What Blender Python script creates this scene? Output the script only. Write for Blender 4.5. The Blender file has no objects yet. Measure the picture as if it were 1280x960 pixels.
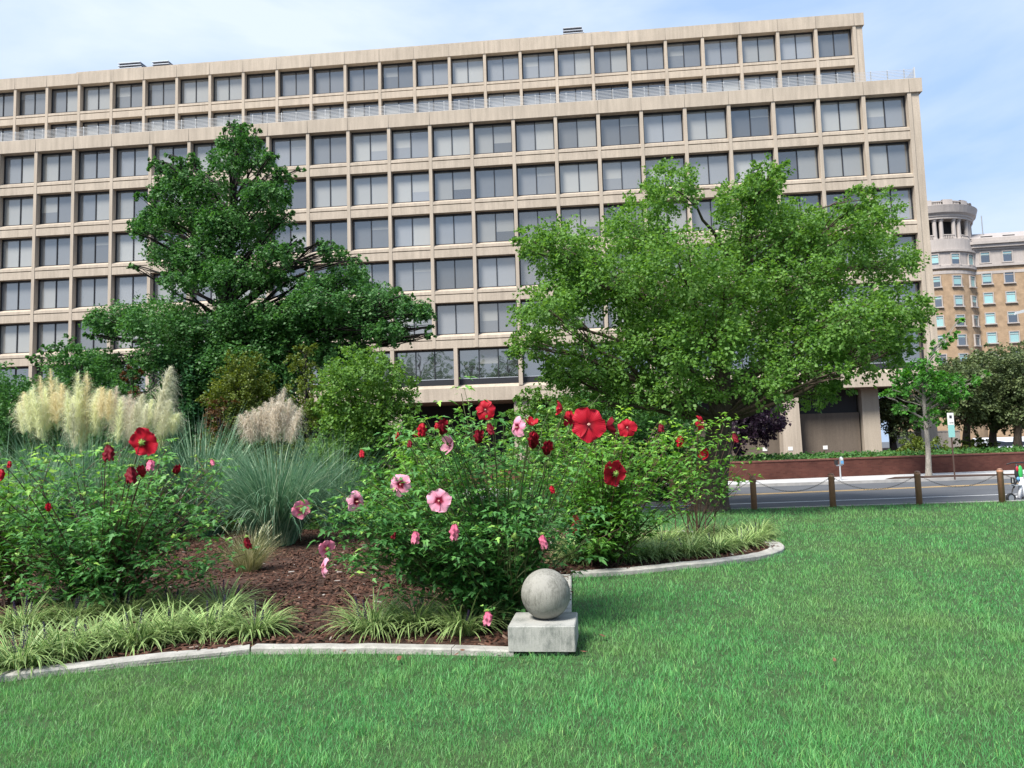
import bpy, math, random
import numpy as np

random.seed(7)
rng = np.random.default_rng(7)
R = math.radians
PI = math.pi
sc = bpy.context.scene
COL = sc.collection

# ------------------------------------------------------------------ camera
PITCH, ROLL, EYE, FPX = 0.0882647, -0.0292008, 1.6, 962.0
cr, sr, cp, sp = math.cos(ROLL), math.sin(ROLL), math.cos(PITCH), math.sin(PITCH)
cam_d = bpy.data.cameras.new('camera'); cam = bpy.data.objects.new('camera', cam_d); COL.objects.link(cam)
cam_d.sensor_width = 36.0; cam_d.lens = 36.0 * FPX / 1280.0
cam_d.clip_start = 0.1; cam_d.clip_end = 3000
from mathutils import Matrix, Vector
cam.matrix_world = Matrix(((cr, -sr, 0, 0), (-sr * sp, -cr * sp, -cp, 0), (sr * cp, cr * cp, -sp, EYE), (0, 0, 0, 1)))
sc.camera = cam

# ------------------------------------------------------------------ world and sun
SUN_EL, SUN_AZ = R(52), R(-140)          # azimuth measured from +Y clockwise: behind the camera, to the left
w = bpy.data.worlds.new('World'); sc.world = w; w.use_nodes = True
nt = w.node_tree; nt.nodes.clear()
def N(nt, typ, **kw):
    n = nt.nodes.new(typ)
    for k, v in kw.items(): setattr(n, k, v)
    return n
sky = N(nt, 'ShaderNodeTexSky', sky_type='NISHITA', sun_disc=False, sun_elevation=SUN_EL, sun_rotation=SUN_AZ, air_density=1.2, dust_density=1.6, ozone_density=1.4)
tc = N(nt, 'ShaderNodeTexCoord'); mp = N(nt, 'ShaderNodeMapping')
mp.inputs['Location'].default_value = (0.95, 0.3, 0.1); mp.inputs['Scale'].default_value = (1.0, 1.0, 2.6)
nz = N(nt, 'ShaderNodeTexNoise'); nz.inputs['Scale'].default_value = 2.0; nz.inputs['Detail'].default_value = 7; nz.inputs['Roughness'].default_value = .52; nz.inputs['Distortion'].default_value = .3
rp = N(nt, 'ShaderNodeValToRGB'); rp.color_ramp.elements[0].position = .40; rp.color_ramp.elements[1].position = .66
rp.color_ramp.elements[0].color = (0, 0, 0, 1); rp.color_ramp.elements[1].color = (.9, .9, .9, 1)
m0 = N(nt, 'ShaderNodeMix', data_type='RGBA'); m0.inputs[0].default_value = .78; m0.inputs[7].default_value = (3.6, 5.1, 7.7, 1)   # thin high haze over the blue
mx = N(nt, 'ShaderNodeMix', data_type='RGBA'); mx.inputs[7].default_value = (5.9, 6.6, 7.6, 1)
bg = N(nt, 'ShaderNodeBackground'); bg.inputs['Strength'].default_value = 0.057
ow = N(nt, 'ShaderNodeOutputWorld'); L = nt.links.new
L(tc.outputs['Generated'], mp.inputs['Vector']); L(mp.outputs['Vector'], nz.inputs['Vector']); L(nz.outputs['Fac'], rp.inputs['Fac'])
L(sky.outputs['Color'], m0.inputs[6]); L(rp.outputs['Color'], mx.inputs[0]); L(m0.outputs[2], mx.inputs[6]); L(mx.outputs[2], bg.inputs['Color']); L(bg.outputs['Background'], ow.inputs['Surface'])
sun_d = bpy.data.lights.new('sun', 'SUN'); sun_d.energy = 3.2; sun_d.angle = R(17); sun_d.color = (1.0, .95, .87)
sun = bpy.data.objects.new('sun', sun_d); COL.objects.link(sun)
sdir = Vector((math.sin(SUN_AZ) * math.cos(SUN_EL), math.cos(SUN_AZ) * math.cos(SUN_EL), math.sin(SUN_EL)))
sun.rotation_euler = sdir.to_track_quat('Z', 'Y').to_euler()

vs = sc.view_settings
vs.view_transform = 'Standard'; vs.look = 'None'; vs.exposure = 1.4; vs.gamma = 1.0; vs.use_curve_mapping = False
sc.cycles.max_bounces = 7; sc.cycles.diffuse_bounces = 4; sc.cycles.transmission_bounces = 4; sc.cycles.transparent_max_bounces = 8

# ------------------------------------------------------------------ measuring helpers (author's ruler: a sight line met with a depth or the ground)
def ray(px, py):
    r2 = (px - 640) / FPX; u2 = (480 - py) / FPX
    r = r2 * cr - u2 * sr; up = r2 * sr + u2 * cr
    return np.array([r, cp - up * sp, sp + up * cp])
def at(px, py, Y):
    d = ray(px, py); return d * (Y / d[1]) + np.array([0, 0, EYE])
def ground(px, py, z=0.0):
    d = ray(px, py); p = d * ((z - EYE) / d[2]); return np.array([p[0], p[1], z])

# ------------------------------------------------------------------ object helpers
def tag(o, label=None, cat=None, group=None, kind=None):
    if label: o['label'] = label
    if cat: o['category'] = cat
    if group: o['group'] = group
    if kind: o['kind'] = kind
    return o
def thing(name, label, cat, loc=(0, 0, 0), rotz=0.0, group=None):
    o = bpy.data.objects.new(name, None); COL.objects.link(o); o.empty_display_size = .2
    o.location = [float(v) for v in loc]; o.rotation_euler = (0, 0, rotz)
    return tag(o, label, cat, group)
def link_mesh(me, name, parent=None, mats=None, smooth=False):
    for m in (mats if isinstance(mats, (list, tuple)) else [mats]):
        if m: me.materials.append(m)
    if smooth: me.polygons.foreach_set('use_smooth', np.ones(len(me.polygons), bool))
    o = bpy.data.objects.new(name, me); COL.objects.link(o)
    if parent is not None: o.parent = parent
    return o
def copy_tree(o, parent=None):
    c = o.copy(); COL.objects.link(c)
    if parent is not None: c.parent = parent
    for ch in list(o.children): copy_tree(ch, c)
    return c

class MB:
    """collects boxes, tubes, lathes, prisms; build() links them as one mesh"""
    def __init__(s): s.v = []; s.f = []; s.m = []
    def add(s, vs_, fs, mi=0):
        b = len(s.v); s.v += [tuple(float(c) for c in p) for p in vs_]
        s.f += [tuple(i + b for i in f) for f in fs]; s.m += [mi] * len(fs); return s
    def box(s, x0, x1, y0, y1, z0, z1, mi=0):
        return s.add([(x0, y0, z0), (x1, y0, z0), (x1, y1, z0), (x0, y1, z0), (x0, y0, z1), (x1, y0, z1), (x1, y1, z1), (x0, y1, z1)],
                     [(0, 3, 2, 1), (4, 5, 6, 7), (0, 1, 5, 4), (1, 2, 6, 5), (2, 3, 7, 6), (3, 0, 4, 7)], mi)
    def bbox(s, x0, x1, y0, y1, z0, z1, b=.01, mi=0):
        """box with bevelled vertical and top edges"""
        def ring(i, z): return [(x0 + i, y0 + i + 0 * b, z), (x1 - i, y0 + i, z), (x1 - i, y1 - i, z), (x0 + i, y1 - i, z)]
        def oct_(i, z):
            c = b
            return [(x0 + i + c, y0 + i, z), (x1 - i - c, y0 + i, z), (x1 - i, y0 + i + c, z), (x1 - i, y1 - i - c, z), (x1 - i - c, y1 - i, z), (x0 + i + c, y1 - i, z), (x0 + i, y1 - i - c, z), (x0 + i, y0 + i + c, z)]
        P = oct_(0, z0) + oct_(0, z1 - b) + oct_(b, z1)
        F = [tuple(range(7, -1, -1)), tuple(range(16, 24))]
        for k in (0, 8):
            for i in range(8):
                j = (i + 1) % 8; F.append((k + i, k + j, k + 8 + j, k + 8 + i))
        return s.add(P, F, mi)
    def prism_x(s, prof, x0, x1, mi=0):
        """closed (y,z) outline, counter-clockwise seen from +x, extruded along x"""
        n = len(prof); P = [(x0, y, z) for y, z in prof] + [(x1, y, z) for y, z in prof]
        F = [tuple(range(n - 1, -1, -1)), tuple(range(n, 2 * n))] + [(i, (i + 1) % n, n + (i + 1) % n, n + i) for i in range(n)]
        return s.add(P, F, mi)
    def prism_z(s, poly, z0, z1, mi=0):
        n = len(poly); P = [(x, y, z0) for x, y in poly] + [(x, y, z1) for x, y in poly]
        F = [tuple(range(n - 1, -1, -1)), tuple(range(n, 2 * n))] + [(i, (i + 1) % n, n + (i + 1) % n, n + i) for i in range(n)]
        return s.add(P, F, mi)
    def lathe(s, prof, seg=20, c=(0, 0), mi=0, a0=0.0, a1=2 * PI):
        full = abs(a1 - a0 - 2 * PI) < 1e-6; k = seg if full else seg + 1
        P = []
        for r, z in prof:
            for i in range(k):
                a = a0 + (a1 - a0) * i / seg; P.append((c[0] + r * math.cos(a), c[1] + r * math.sin(a), z))
        F = []
        for j in range(len(prof) - 1):
            for i in range(seg):
                i2 = (i + 1) % k; F.append((j * k + i, j * k + i2, (j + 1) * k + i2, (j + 1) * k + i))
        if full:
            if prof[0][0] > 1e-4: F.append(tuple(range(k - 1, -1, -1)))
            if prof[-1][0] > 1e-4: F.append(tuple((len(prof) - 1) * k + i for i in range(k)))
        return s.add(P, F, mi)
    def tube(s, pts, rad, seg=7, mi=0, cap=True):
        v, f = tube_np(np.asarray(pts, float), rad, seg)
        s.add([tuple(p) for p in v], [tuple(q) for q in f], mi)
        if cap:
            n = len(pts); b = len(s.v) - len(v)
            s.f.append(tuple(b + i for i in range(seg - 1, -1, -1))); s.m.append(mi)
            s.f.append(tuple(b + (n - 1) * seg + i for i in range(seg))); s.m.append(mi)
        return s
    def mesh(s, name):
        me = bpy.data.meshes.new(name); me.from_pydata(s.v, [], s.f)
        me.polygons.foreach_set('material_index', s.m); me.update(); return me
    def build(s, name, mats, parent=None, smooth=False):
        return link_mesh(s.mesh(name), name, parent, mats, smooth)

def tube_np(pts, rad, seg=6):
    n = len(pts); rad = np.broadcast_to(np.asarray(rad, float), (n,))
    t = np.gradient(pts, axis=0); t /= np.linalg.norm(t, axis=1, keepdims=True) + 1e-9
    ref = np.where(np.abs(t[:, 2:3]) > .9, np.array([[1., 0, 0]]), np.array([[0, 0, 1.]]))
    a = np.cross(t, ref); a /= np.linalg.norm(a, axis=1, keepdims=True) + 1e-9; b = np.cross(t, a)
    ang = np.arange(seg) * 2 * PI / seg
    V = pts[:, None] + rad[:, None, None] * (a[:, None] * np.cos(ang)[None, :, None] + b[:, None] * np.sin(ang)[None, :, None])
    i = np.arange(n - 1)[:, None] * seg; j = np.arange(seg)[None]; j2 = (j + 1) % seg
    Fq = np.stack([i + j, i + j2, i + seg + j2, i + seg + j], -1).reshape(-1, 4)
    return V.reshape(-1, 3), Fq

def np_mesh(name, V, F, parent=None, mats=None, rnd=None, uv=None, smooth=False, attr=None, mat_idx=None):
    """V (n,3), F (m,k) all faces the same size; rnd: one value per face; uv: (n,2) per vertex"""
    V = np.ascontiguousarray(V, np.float32); F = np.ascontiguousarray(F, np.int32); m, k = F.shape
    me = bpy.data.meshes.new(name)
    me.vertices.add(len(V)); me.vertices.foreach_set('co', V.ravel())
    me.loops.add(m * k); me.loops.foreach_set('vertex_index', F.ravel())
    me.polygons.add(m); me.polygons.foreach_set('loop_start', np.arange(0, m * k, k, dtype=np.int32))
    if rnd is not None:
        at_ = me.attributes.new('rnd', 'FLOAT', 'FACE'); at_.data.foreach_set('value', np.ascontiguousarray(rnd, np.float32))
    if attr is not None:
        at_ = me.attributes.new('along', 'FLOAT', 'POINT'); at_.data.foreach_set('value', np.ascontiguousarray(attr, np.float32))
    if uv is not None:
        l = me.uv_layers.new(name='UVMap'); l.data.foreach_set('uv', np.ascontiguousarray(uv[F.ravel()], np.float32).ravel())
    me.update(calc_edges=True); me.validate()
    o = link_mesh(me, name, parent, mats, smooth)
    if mat_idx is not None: me.polygons.foreach_set('material_index', np.ascontiguousarray(mat_idx, np.int32))
    return o
def norm(a): return a / (np.linalg.norm(a, axis=-1, keepdims=True) + 1e-9)
def frames(y, up):
    """rotation whose local +y is y and whose local +z is close to up; arrays (n,3)"""
    y = norm(y); x = norm(np.cross(y, up)); z = np.cross(x, y)
    return np.stack([x, y, z], -1)
def scatter(tv, tf, pos, rot, scale, spread_rnd=None):
    """copies of one template as one pile of vertices; returns V, F, rnd per face"""
    n = len(pos); tv = np.asarray(tv, float); tf = np.asarray(tf)
    scale = np.asarray(scale, float)
    S = scale[:, None, :] if scale.ndim == 2 else np.broadcast_to(scale, (n,))[:, None, None]
    V = np.einsum('nij,nkj->nki', rot, tv[None] * S) + pos[:, None]
    F = tf[None] + (np.arange(n) * len(tv))[:, None, None]
    r = spread_rnd if spread_rnd is not None else rng.random(n)
    return V.reshape(-1, 3), F.reshape(-1, tf.shape[1]), np.repeat(r, len(tf))

# ------------------------------------------------------------------ materials
def new_mat(name):
    m = bpy.data.materials.new(name); m.use_nodes = True; t = m.node_tree; t.nodes.clear()
    o = N(t, 'ShaderNodeOutputMaterial'); return m, t, o
def principled(name, color, rough=.7, noise=0.0, nscale=8.0, bump=0.0, bscale=60.0, metallic=0.0, spec=.4, coord='Object', stretch=None, dark=None):
    m, t, o = new_mat(name); p = N(t, 'ShaderNodeBsdfPrincipled')
    p.inputs['Roughness'].default_value = rough; p.inputs['Metallic'].default_value = metallic
    p.inputs['Specular IOR Level'].default_value = spec
    c = tuple(color) + (1,)
    tcn = N(t, 'ShaderNodeTexCoord'); src = tcn.outputs[coord]
    if stretch:
        mpn = N(t, 'ShaderNodeMapping'); mpn.inputs['Scale'].default_value = stretch; t.links.new(src, mpn.inputs['Vector']); src2 = mpn.outputs['Vector']
    else: src2 = src
    if noise > 0:
        n1 = N(t, 'ShaderNodeTexNoise'); n1.inputs['Scale'].default_value = nscale; n1.inputs['Detail'].default_value = 6; n1.inputs['Roughness'].default_value = .65
        t.links.new(src2, n1.inputs['Vector'])
        rmp = N(t, 'ShaderNodeValToRGB'); rmp.color_ramp.elements[0].position = .3; rmp.color_ramp.elements[1].position = .7
        lo = dark if dark else tuple(v * (1 - noise) for v in color); hi = tuple(min(1, v * (1 + noise * .55)) for v in color)
        rmp.color_ramp.elements[0].color = lo + (1,); rmp.color_ramp.elements[1].color = hi + (1,)
        t.links.new(n1.outputs['Fac'], rmp.inputs['Fac']); t.links.new(rmp.outputs['Color'], p.inputs['Base Color'])
    else: p.inputs['Base Color'].default_value = c
    if bump > 0:
        n2 = N(t, 'ShaderNodeTexNoise'); n2.inputs['Scale'].default_value = bscale; n2.inputs['Detail'].default_value = 4
        t.links.new(src, n2.inputs['Vector']); b = N(t, 'ShaderNodeBump'); b.inputs['Strength'].default_value = bump; b.inputs['Distance'].default_value = .02
        t.links.new(n2.outputs['Fac'], b.inputs['Height']); t.links.new(b.outputs['Normal'], p.inputs['Normal'])
    t.links.new(p.outputs['BSDF'], o.inputs['Surface']); return m
def leaf_mat(name, cols, trans=.35, rough=.5, spec=.3, ramp_pos=None, attr='rnd', patch=None):
    """diffuse + translucent leaf; colour varies leaf by leaf over the given list"""
    m, t, o = new_mat(name)
    a = N(t, 'ShaderNodeAttribute', attribute_name=attr)
    r = N(t, 'ShaderNodeValToRGB'); el = r.color_ramp.elements
    while len(el) < len(cols): el.new(.5)
    for i, c in enumerate(cols):
        el[i].position = ramp_pos[i] if ramp_pos else i / (len(cols) - 1); el[i].color = tuple(c) + (1,)
    t.links.new(a.outputs['Fac'], r.inputs['Fac']); colr = r.outputs['Color']
    if patch:   # slow drift of colour over the ground: drier, yellower turf in places
        tcn = N(t, 'ShaderNodeTexCoord'); n1 = N(t, 'ShaderNodeTexNoise'); n1.inputs['Scale'].default_value = patch[1]; n1.inputs['Detail'].default_value = 5; n1.inputs['Roughness'].default_value = .6
        t.links.new(tcn.outputs['Object'], n1.inputs['Vector'])
        r2 = N(t, 'ShaderNodeValToRGB'); r2.color_ramp.elements[0].position = .45; r2.color_ramp.elements[1].position = .72
        mm = N(t, 'ShaderNodeMix', data_type='RGBA'); mm.inputs[7].default_value = tuple(patch[0]) + (1,)
        t.links.new(n1.outputs['Fac'], r2.inputs['Fac'])
        ml = N(t, 'ShaderNodeMath', operation='MULTIPLY'); ml.inputs[1].default_value = patch[2]
        t.links.new(r2.outputs['Color'], ml.inputs[0]); t.links.new(ml.outputs[0], mm.inputs[0]); t.links.new(colr, mm.inputs[6]); colr = mm.outputs[2]
    p = N(t, 'ShaderNodeBsdfPrincipled'); p.inputs['Roughness'].default_value = rough; p.inputs['Specular IOR Level'].default_value = spec
    tr = N(t, 'ShaderNodeBsdfTranslucent')
    hs = N(t, 'ShaderNodeHueSaturation'); hs.inputs['Saturation'].default_value = 1.15; hs.inputs['Value'].default_value = 1.3; hs.inputs['Hue'].default_value = .485
    t.links.new(colr, hs.inputs['Color']); t.links.new(hs.outputs['Color'], tr.inputs['Color'])
    t.links.new(colr, p.inputs['Base Color'])
    ms = N(t, 'ShaderNodeMixShader'); ms.inputs[0].default_value = trans
    t.links.new(p.outputs[0], ms.inputs[1]); t.links.new(tr.outputs[0], ms.inputs[2]); t.links.new(ms.outputs[0], o.inputs['Surface']); return m
def concrete_mat(name, base, streak=.35):
    """precast concrete: grain, cloudy tone, faint rain streaks running down"""
    m, t, o = new_mat(name); p = N(t, 'ShaderNodeBsdfPrincipled'); p.inputs['Roughness'].default_value = .85; p.inputs['Specular IOR Level'].default_value = .2
    tcn = N(t, 'ShaderNodeTexCoord'); src = tcn.outputs['Object']
    mpn = N(t, 'ShaderNodeMapping'); mpn.inputs['Scale'].default_value = (3.0, 3.0, .22); t.links.new(src, mpn.inputs['Vector'])
    n1 = N(t, 'ShaderNodeTexNoise'); n1.inputs['Scale'].default_value = 1.0; n1.inputs['Detail'].default_value = 8; n1.inputs['Roughness'].default_value = .7; t.links.new(mpn.outputs[0], n1.inputs['Vector'])
    n2 = N(t, 'ShaderNodeTexNoise'); n2.inputs['Scale'].default_value = .35; n2.inputs['Detail'].default_value = 4; t.links.new(src, n2.inputs['Vector'])
    n3 = N(t, 'ShaderNodeTexNoise'); n3.inputs['Scale'].default_value = 14; n3.inputs['Detail'].default_value = 5; t.links.new(src, n3.inputs['Vector'])
    r1 = N(t, 'ShaderNodeMapRange'); r1.inputs[1].default_value = .35; r1.inputs[2].default_value = .75; r1.inputs[3].default_value = 1.06; r1.inputs[4].default_value = 1 - streak
    r2 = N(t, 'ShaderNodeMapRange'); r2.inputs[1].default_value = .3; r2.inputs[2].default_value = .7; r2.inputs[3].default_value = .93; r2.inputs[4].default_value = 1.07
    r3 = N(t, 'ShaderNodeMapRange'); r3.inputs[1].default_value = .3; r3.inputs[2].default_value = .7; r3.inputs[3].default_value = .92; r3.inputs[4].default_value = 1.08
    t.links.new(n1.outputs['Fac'], r1.inputs[0]); t.links.new(n2.outputs['Fac'], r2.inputs[0]); t.links.new(n3.outputs['Fac'], r3.inputs[0])
    a = N(t, 'ShaderNodeMath', operation='MULTIPLY'); b = N(t, 'ShaderNodeMath', operation='MULTIPLY')
    t.links.new(r1.outputs[0], a.inputs[0]); t.links.new(r2.outputs[0], a.inputs[1]); t.links.new(a.outputs[0], b.inputs[0]); t.links.new(r3.outputs[0], b.inputs[1])
    vm = N(t, 'ShaderNodeVectorMath', operation='SCALE'); vm.inputs[0].default_value = base; t.links.new(b.outputs[0], vm.inputs['Scale'])
    t.links.new(vm.outputs[0], p.inputs['Base Color'])
    bp = N(t, 'ShaderNodeBump'); bp.inputs['Strength'].default_value = .25; bp.inputs['Distance'].default_value = .02; t.links.new(n3.outputs['Fac'], bp.inputs['Height']); t.links.new(bp.outputs[0], p.inputs['Normal'])
    t.links.new(p.outputs[0], o.inputs['Surface']); return m
def brick_mat(name, c1, c2, mortar, scale, bw=.5, rh=.25, rot=None):
    m, t, o = new_mat(name); p = N(t, 'ShaderNodeBsdfPrincipled'); p.inputs['Roughness'].default_value = .85; p.inputs['Specular IOR Level'].default_value = .2
    tcn = N(t, 'ShaderNodeTexCoord'); bt = N(t, 'ShaderNodeTexBrick')
    sx = N(t, 'ShaderNodeSeparateXYZ'); cx = N(t, 'ShaderNodeCombineXYZ')
    t.links.new(tcn.outputs['Object'], sx.inputs[0]); t.links.new(sx.outputs['X'], cx.inputs['X']); t.links.new(sx.outputs['Z'], cx.inputs['Y'])
    t.links.new(cx.outputs[0], bt.inputs['Vector'])
    bt.inputs['Color1'].default_value = c1 + (1,); bt.inputs['Color2'].default_value = c2 + (1,); bt.inputs['Mortar'].default_value = mortar + (1,)
    bt.inputs['Scale'].default_value = scale; bt.inputs['Brick Width'].default_value = bw; bt.inputs['Row Height'].default_value = rh; bt.inputs['Mortar Size'].default_value = .012
    n1 = N(t, 'ShaderNodeTexNoise'); n1.inputs['Scale'].default_value = 1.2; n1.inputs['Detail'].default_value = 6; t.links.new(tcn.outputs['Object'], n1.inputs['Vector'])
    r2 = N(t, 'ShaderNodeMapRange'); r2.inputs[1].default_value = .3; r2.inputs[2].default_value = .7; r2.inputs[3].default_value = .75; r2.inputs[4].default_value = 1.15; t.links.new(n1.outputs['Fac'], r2.inputs[0])
    vm = N(t, 'ShaderNodeVectorMath', operation='SCALE'); t.links.new(bt.outputs['Color'], vm.inputs[0]); t.links.new(r2.outputs[0], vm.inputs['Scale'])
    t.links.new(vm.outputs[0], p.inputs['Base Color']); t.links.new(p.outputs[0], o.inputs['Surface']); return m
def glass_mat(name, base, vary=.5, fres=.5, rough=.02):
    """opaque-backed window glass: dim room or blind behind a mirror-like face; each pane a little different"""
    m, t, o = new_mat(name); p = N(t, 'ShaderNodeBsdfPrincipled'); p.inputs['Roughness'].default_value = .6; p.inputs['Specular IOR Level'].default_value = .2
    oi = N(t, 'ShaderNodeObjectInfo'); r = N(t, 'ShaderNodeMapRange'); r.inputs[3].default_value = 1 - vary; r.inputs[4].default_value = 1 + vary; t.links.new(oi.outputs['Random'], r.inputs[0])
    vm = N(t, 'ShaderNodeVectorMath', operation='SCALE'); vm.inputs[0].default_value = base; t.links.new(r.outputs[0], vm.inputs['Scale']); t.links.new(vm.outputs[0], p.inputs['Base Color'])
    g = N(t, 'ShaderNodeBsdfGlossy'); g.inputs['Roughness'].default_value = rough; g.inputs['Color'].default_value = (.86, .84, .80, 1)
    tcn = N(t, 'ShaderNodeTexCoord'); n1 = N(t, 'ShaderNodeTexNoise'); n1.inputs['Scale'].default_value = .6; t.links.new(tcn.outputs['Object'], n1.inputs['Vector'])
    bp = N(t, 'ShaderNodeBump'); bp.inputs['Strength'].default_value = .02; bp.inputs['Distance'].default_value = .3; t.links.new(n1.outputs['Fac'], bp.inputs['Height']); t.links.new(bp.outputs[0], g.inputs['Normal'])
    lw = N(t, 'ShaderNodeLayerWeight'); lw.inputs['Blend'].default_value = .35
    ad = N(t, 'ShaderNodeMath', operation='ADD', use_clamp=True); ad.inputs[1].default_value = fres; t.links.new(lw.outputs['Fresnel'], ad.inputs[0])
    ms = N(t, 'ShaderNodeMixShader'); t.links.new(ad.outputs[0], ms.inputs[0]); t.links.new(p.outputs[0], ms.inputs[1]); t.links.new(g.outputs[0], ms.inputs[2])
    t.links.new(ms.outputs[0], o.inputs['Surface']); return m
def bark_mat(name, c, scale=6):
    return principled(name, c, rough=.9, noise=.5, nscale=scale, bump=1.0, bscale=18, spec=.15, stretch=(4, 4, .6))

M = {}
M['concrete'] = concrete_mat('facade_concrete', (.405, .345, .280), .28)
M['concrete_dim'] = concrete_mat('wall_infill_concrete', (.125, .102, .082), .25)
M['frame'] = principled('dark_bronze', (.02, .02, .024), .4, spec=.4)
M['glass'] = glass_mat('office_glass', (.135, .14, .145), .7, .16)
M['blind'] = glass_mat('office_glass_blind', (.25, .25, .235), .25, .14)
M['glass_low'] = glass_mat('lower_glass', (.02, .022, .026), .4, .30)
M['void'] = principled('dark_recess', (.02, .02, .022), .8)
M['white_metal'] = principled('white_metal', (.44, .45, .46), .5, metallic=.1)
M['louvre'] = principled('grey_louvre', (.42, .45, .50), .5, metallic=.3)
M['brown_metal'] = principled('brown_metal', (.42, .215, .135), .5, noise=.2, nscale=12, bump=.05)
M['chain'] = principled('chain_metal', (.05, .04, .035), .6)
M['asphalt'] = principled('asphalt', (.085, .09, .10), .9, noise=.22, nscale=.9, bump=.3, bscale=90, stretch=(.25, 1.6, 1))
M['white_paint'] = principled('road_white', (.72, .72, .72), .8, noise=.2, nscale=3)
M['yellow_paint'] = principled('road_yellow', (.62, .40, .14), .8, noise=.25, nscale=3)
M['walk'] = principled('sidewalk_concrete', (.42, .42, .42), .9, noise=.15, nscale=.8, bump=.2, bscale=40)
M['kerb'] = principled('kerb_stone', (.34, .33, .32), .9, noise=.25, nscale=2)
M['brick'] = brick_mat('red_brick', (.078, .026, .020), (.105, .038, .028), (.085, .055, .045), 4.0, .9, .28)
M['stone'] = principled('edging_stone', (.34, .33, .305), .9, noise=.35, nscale=7, bump=.35, bscale=70)
M['mulch'] = principled('mulch_soil', (.055, .028, .018), .95, noise=.5, nscale=25, bump=1.0, bscale=60)
M['chip'] = leaf_mat('bark_chip', [(0.020, 0.010, 0.007), (0.068, 0.030, 0.020), (0.113, 0.058, 0.040), (0.189, 0.130, 0.100), (0.297, 0.270, 0.252)], trans=0, rough=.8, spec=.2, ramp_pos=[0, .4, .75, .93, 1])
M['turf_soil'] = principled('turf_soil', (.035, .07, .02), .95, noise=.5, nscale=10)
M['grass'] = leaf_mat('grass_blade', [(0.063, 0.227, 0.074), (0.097, 0.321, 0.101), (0.145, 0.408, 0.127), (0.285, 0.518, 0.160)], trans=.3, rough=.45, spec=.25, ramp_pos=[0, .45, .85, 1], patch=((.19, .30, .10), .45, .8))
M['bark'] = bark_mat('bark_brown', (.11, .085, .066))
M['bark_grey'] = bark_mat('bark_grey', (.28, .26, .23), 8)
M['bark_dark'] = bark_mat('bark_dark', (.03, .026, .024))
M['leaf_bright'] = leaf_mat('leaf_bright', [(0.066, 0.157, 0.036), (0.118, 0.249, 0.052), (0.184, 0.340, 0.077), (0.290, 0.445, 0.124)], .45, ramp_pos=[0, .4, .8, 1])
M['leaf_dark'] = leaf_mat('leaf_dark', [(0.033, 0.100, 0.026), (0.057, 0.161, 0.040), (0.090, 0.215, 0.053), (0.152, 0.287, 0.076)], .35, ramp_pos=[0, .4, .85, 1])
M['leaf_ivy'] = leaf_mat('leaf_ivy', [(0.020, 0.077, 0.030), (0.041, 0.129, 0.046), (0.076, 0.185, 0.062)], .2)
M['leaf_gold'] = leaf_mat('leaf_gold', [(0.051, 0.093, 0.018), (0.112, 0.155, 0.026), (0.193, 0.224, 0.037)], .3)
M['leaf_shrub'] = leaf_mat('leaf_shrub', [(0.065, 0.156, 0.033), (0.130, 0.260, 0.052), (0.221, 0.364, 0.091)], .4)
M['leaf_plum'] = leaf_mat('leaf_plum', [(.012, .006, .014), (.03, .014, .03), (.05, .03, .05)], .25)
M['leaf_olive'] = leaf_mat('leaf_olive', [(0.039, 0.060, 0.024), (0.077, 0.113, 0.044), (0.132, 0.172, 0.066), (0.198, 0.247, 0.110)], .25)
M['leaf_sapling'] = leaf_mat('leaf_sapling', [(0.039, 0.143, 0.026), (0.078, 0.240, 0.039), (0.143, 0.351, 0.065)], .4)
M['leaf_hib'] = leaf_mat('leaf_hibiscus', [(0.061, 0.171, 0.030), (0.114, 0.283, 0.050), (0.194, 0.403, 0.075), (0.368, 0.599, 0.113)], .38, ramp_pos=[0, .4, .8, 1], spec=.35)
M['leaf_hib_dark'] = leaf_mat('leaf_hibiscus_dark', [(0.048, 0.155, 0.043), (0.090, 0.247, 0.066), (0.158, 0.355, 0.090), (0.337, 0.565, 0.123)], .34, ramp_pos=[0, .45, .85, 1], spec=.35)
M['leaf_rust'] = leaf_mat('leaf_rust', [(.06, .03, .012), (.10, .05, .02), (.05, .08, .02)], .3)
M['stem'] = principled('green_stem', (.07, .09, .03), .6, noise=.3, nscale=10)
M['stem_red'] = principled('reddish_stem', (.085, .045, .03), .6, noise=.3, nscale=10)
M['pampas_leaf'] = leaf_mat('pampas_leaf', [(0.060, 0.150, 0.084), (0.132, 0.264, 0.162), (0.240, 0.384, 0.240), (0.480, 0.588, 0.408)], .25, ramp_pos=[0, .45, .85, 1])
M['plume_cream'] = leaf_mat('plume_cream', [(0.599, 0.609, 0.372), (0.760, 0.787, 0.543), (0.849, 0.879, 0.704)], .35, rough=.8)
M['plume_gold'] = leaf_mat('plume_gold', [(0.579, 0.509, 0.300), (0.739, 0.683, 0.455), (0.839, 0.815, 0.621)], .35, rough=.8)
M['plume_white'] = leaf_mat('plume_white', [(.52, .52, .38), (.66, .66, .50), (.74, .74, .62)], .35, rough=.8)
M['plume_pink'] = leaf_mat('plume_pink', [(0.510, 0.445, 0.360), (0.647, 0.594, 0.500), (0.764, 0.742, 0.640)], .35, rough=.8)
M['straw'] = leaf_mat('straw_grass', [(.14, .17, .06), (.28, .28, .13), (.45, .42, .26)], .3)
M['calyx'] = principled('calyx_green', (.20, .32, .06), .6)
M['stamen'] = principled('stamen_cream', (.75, .45, .36), .6)
M['stamen_white'] = principled('stamen_white', (.78, .70, .55), .6)
M['spike'] = leaf_mat('liriope_spike', [(.05, .035, .08), (.10, .075, .15), (.16, .13, .22)], .1)
M['rubber'] = principled('black_rubber', (.015, .015, .016), .7)
M['black'] = principled('black_plastic', (.02, .02, .022), .5)
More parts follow.
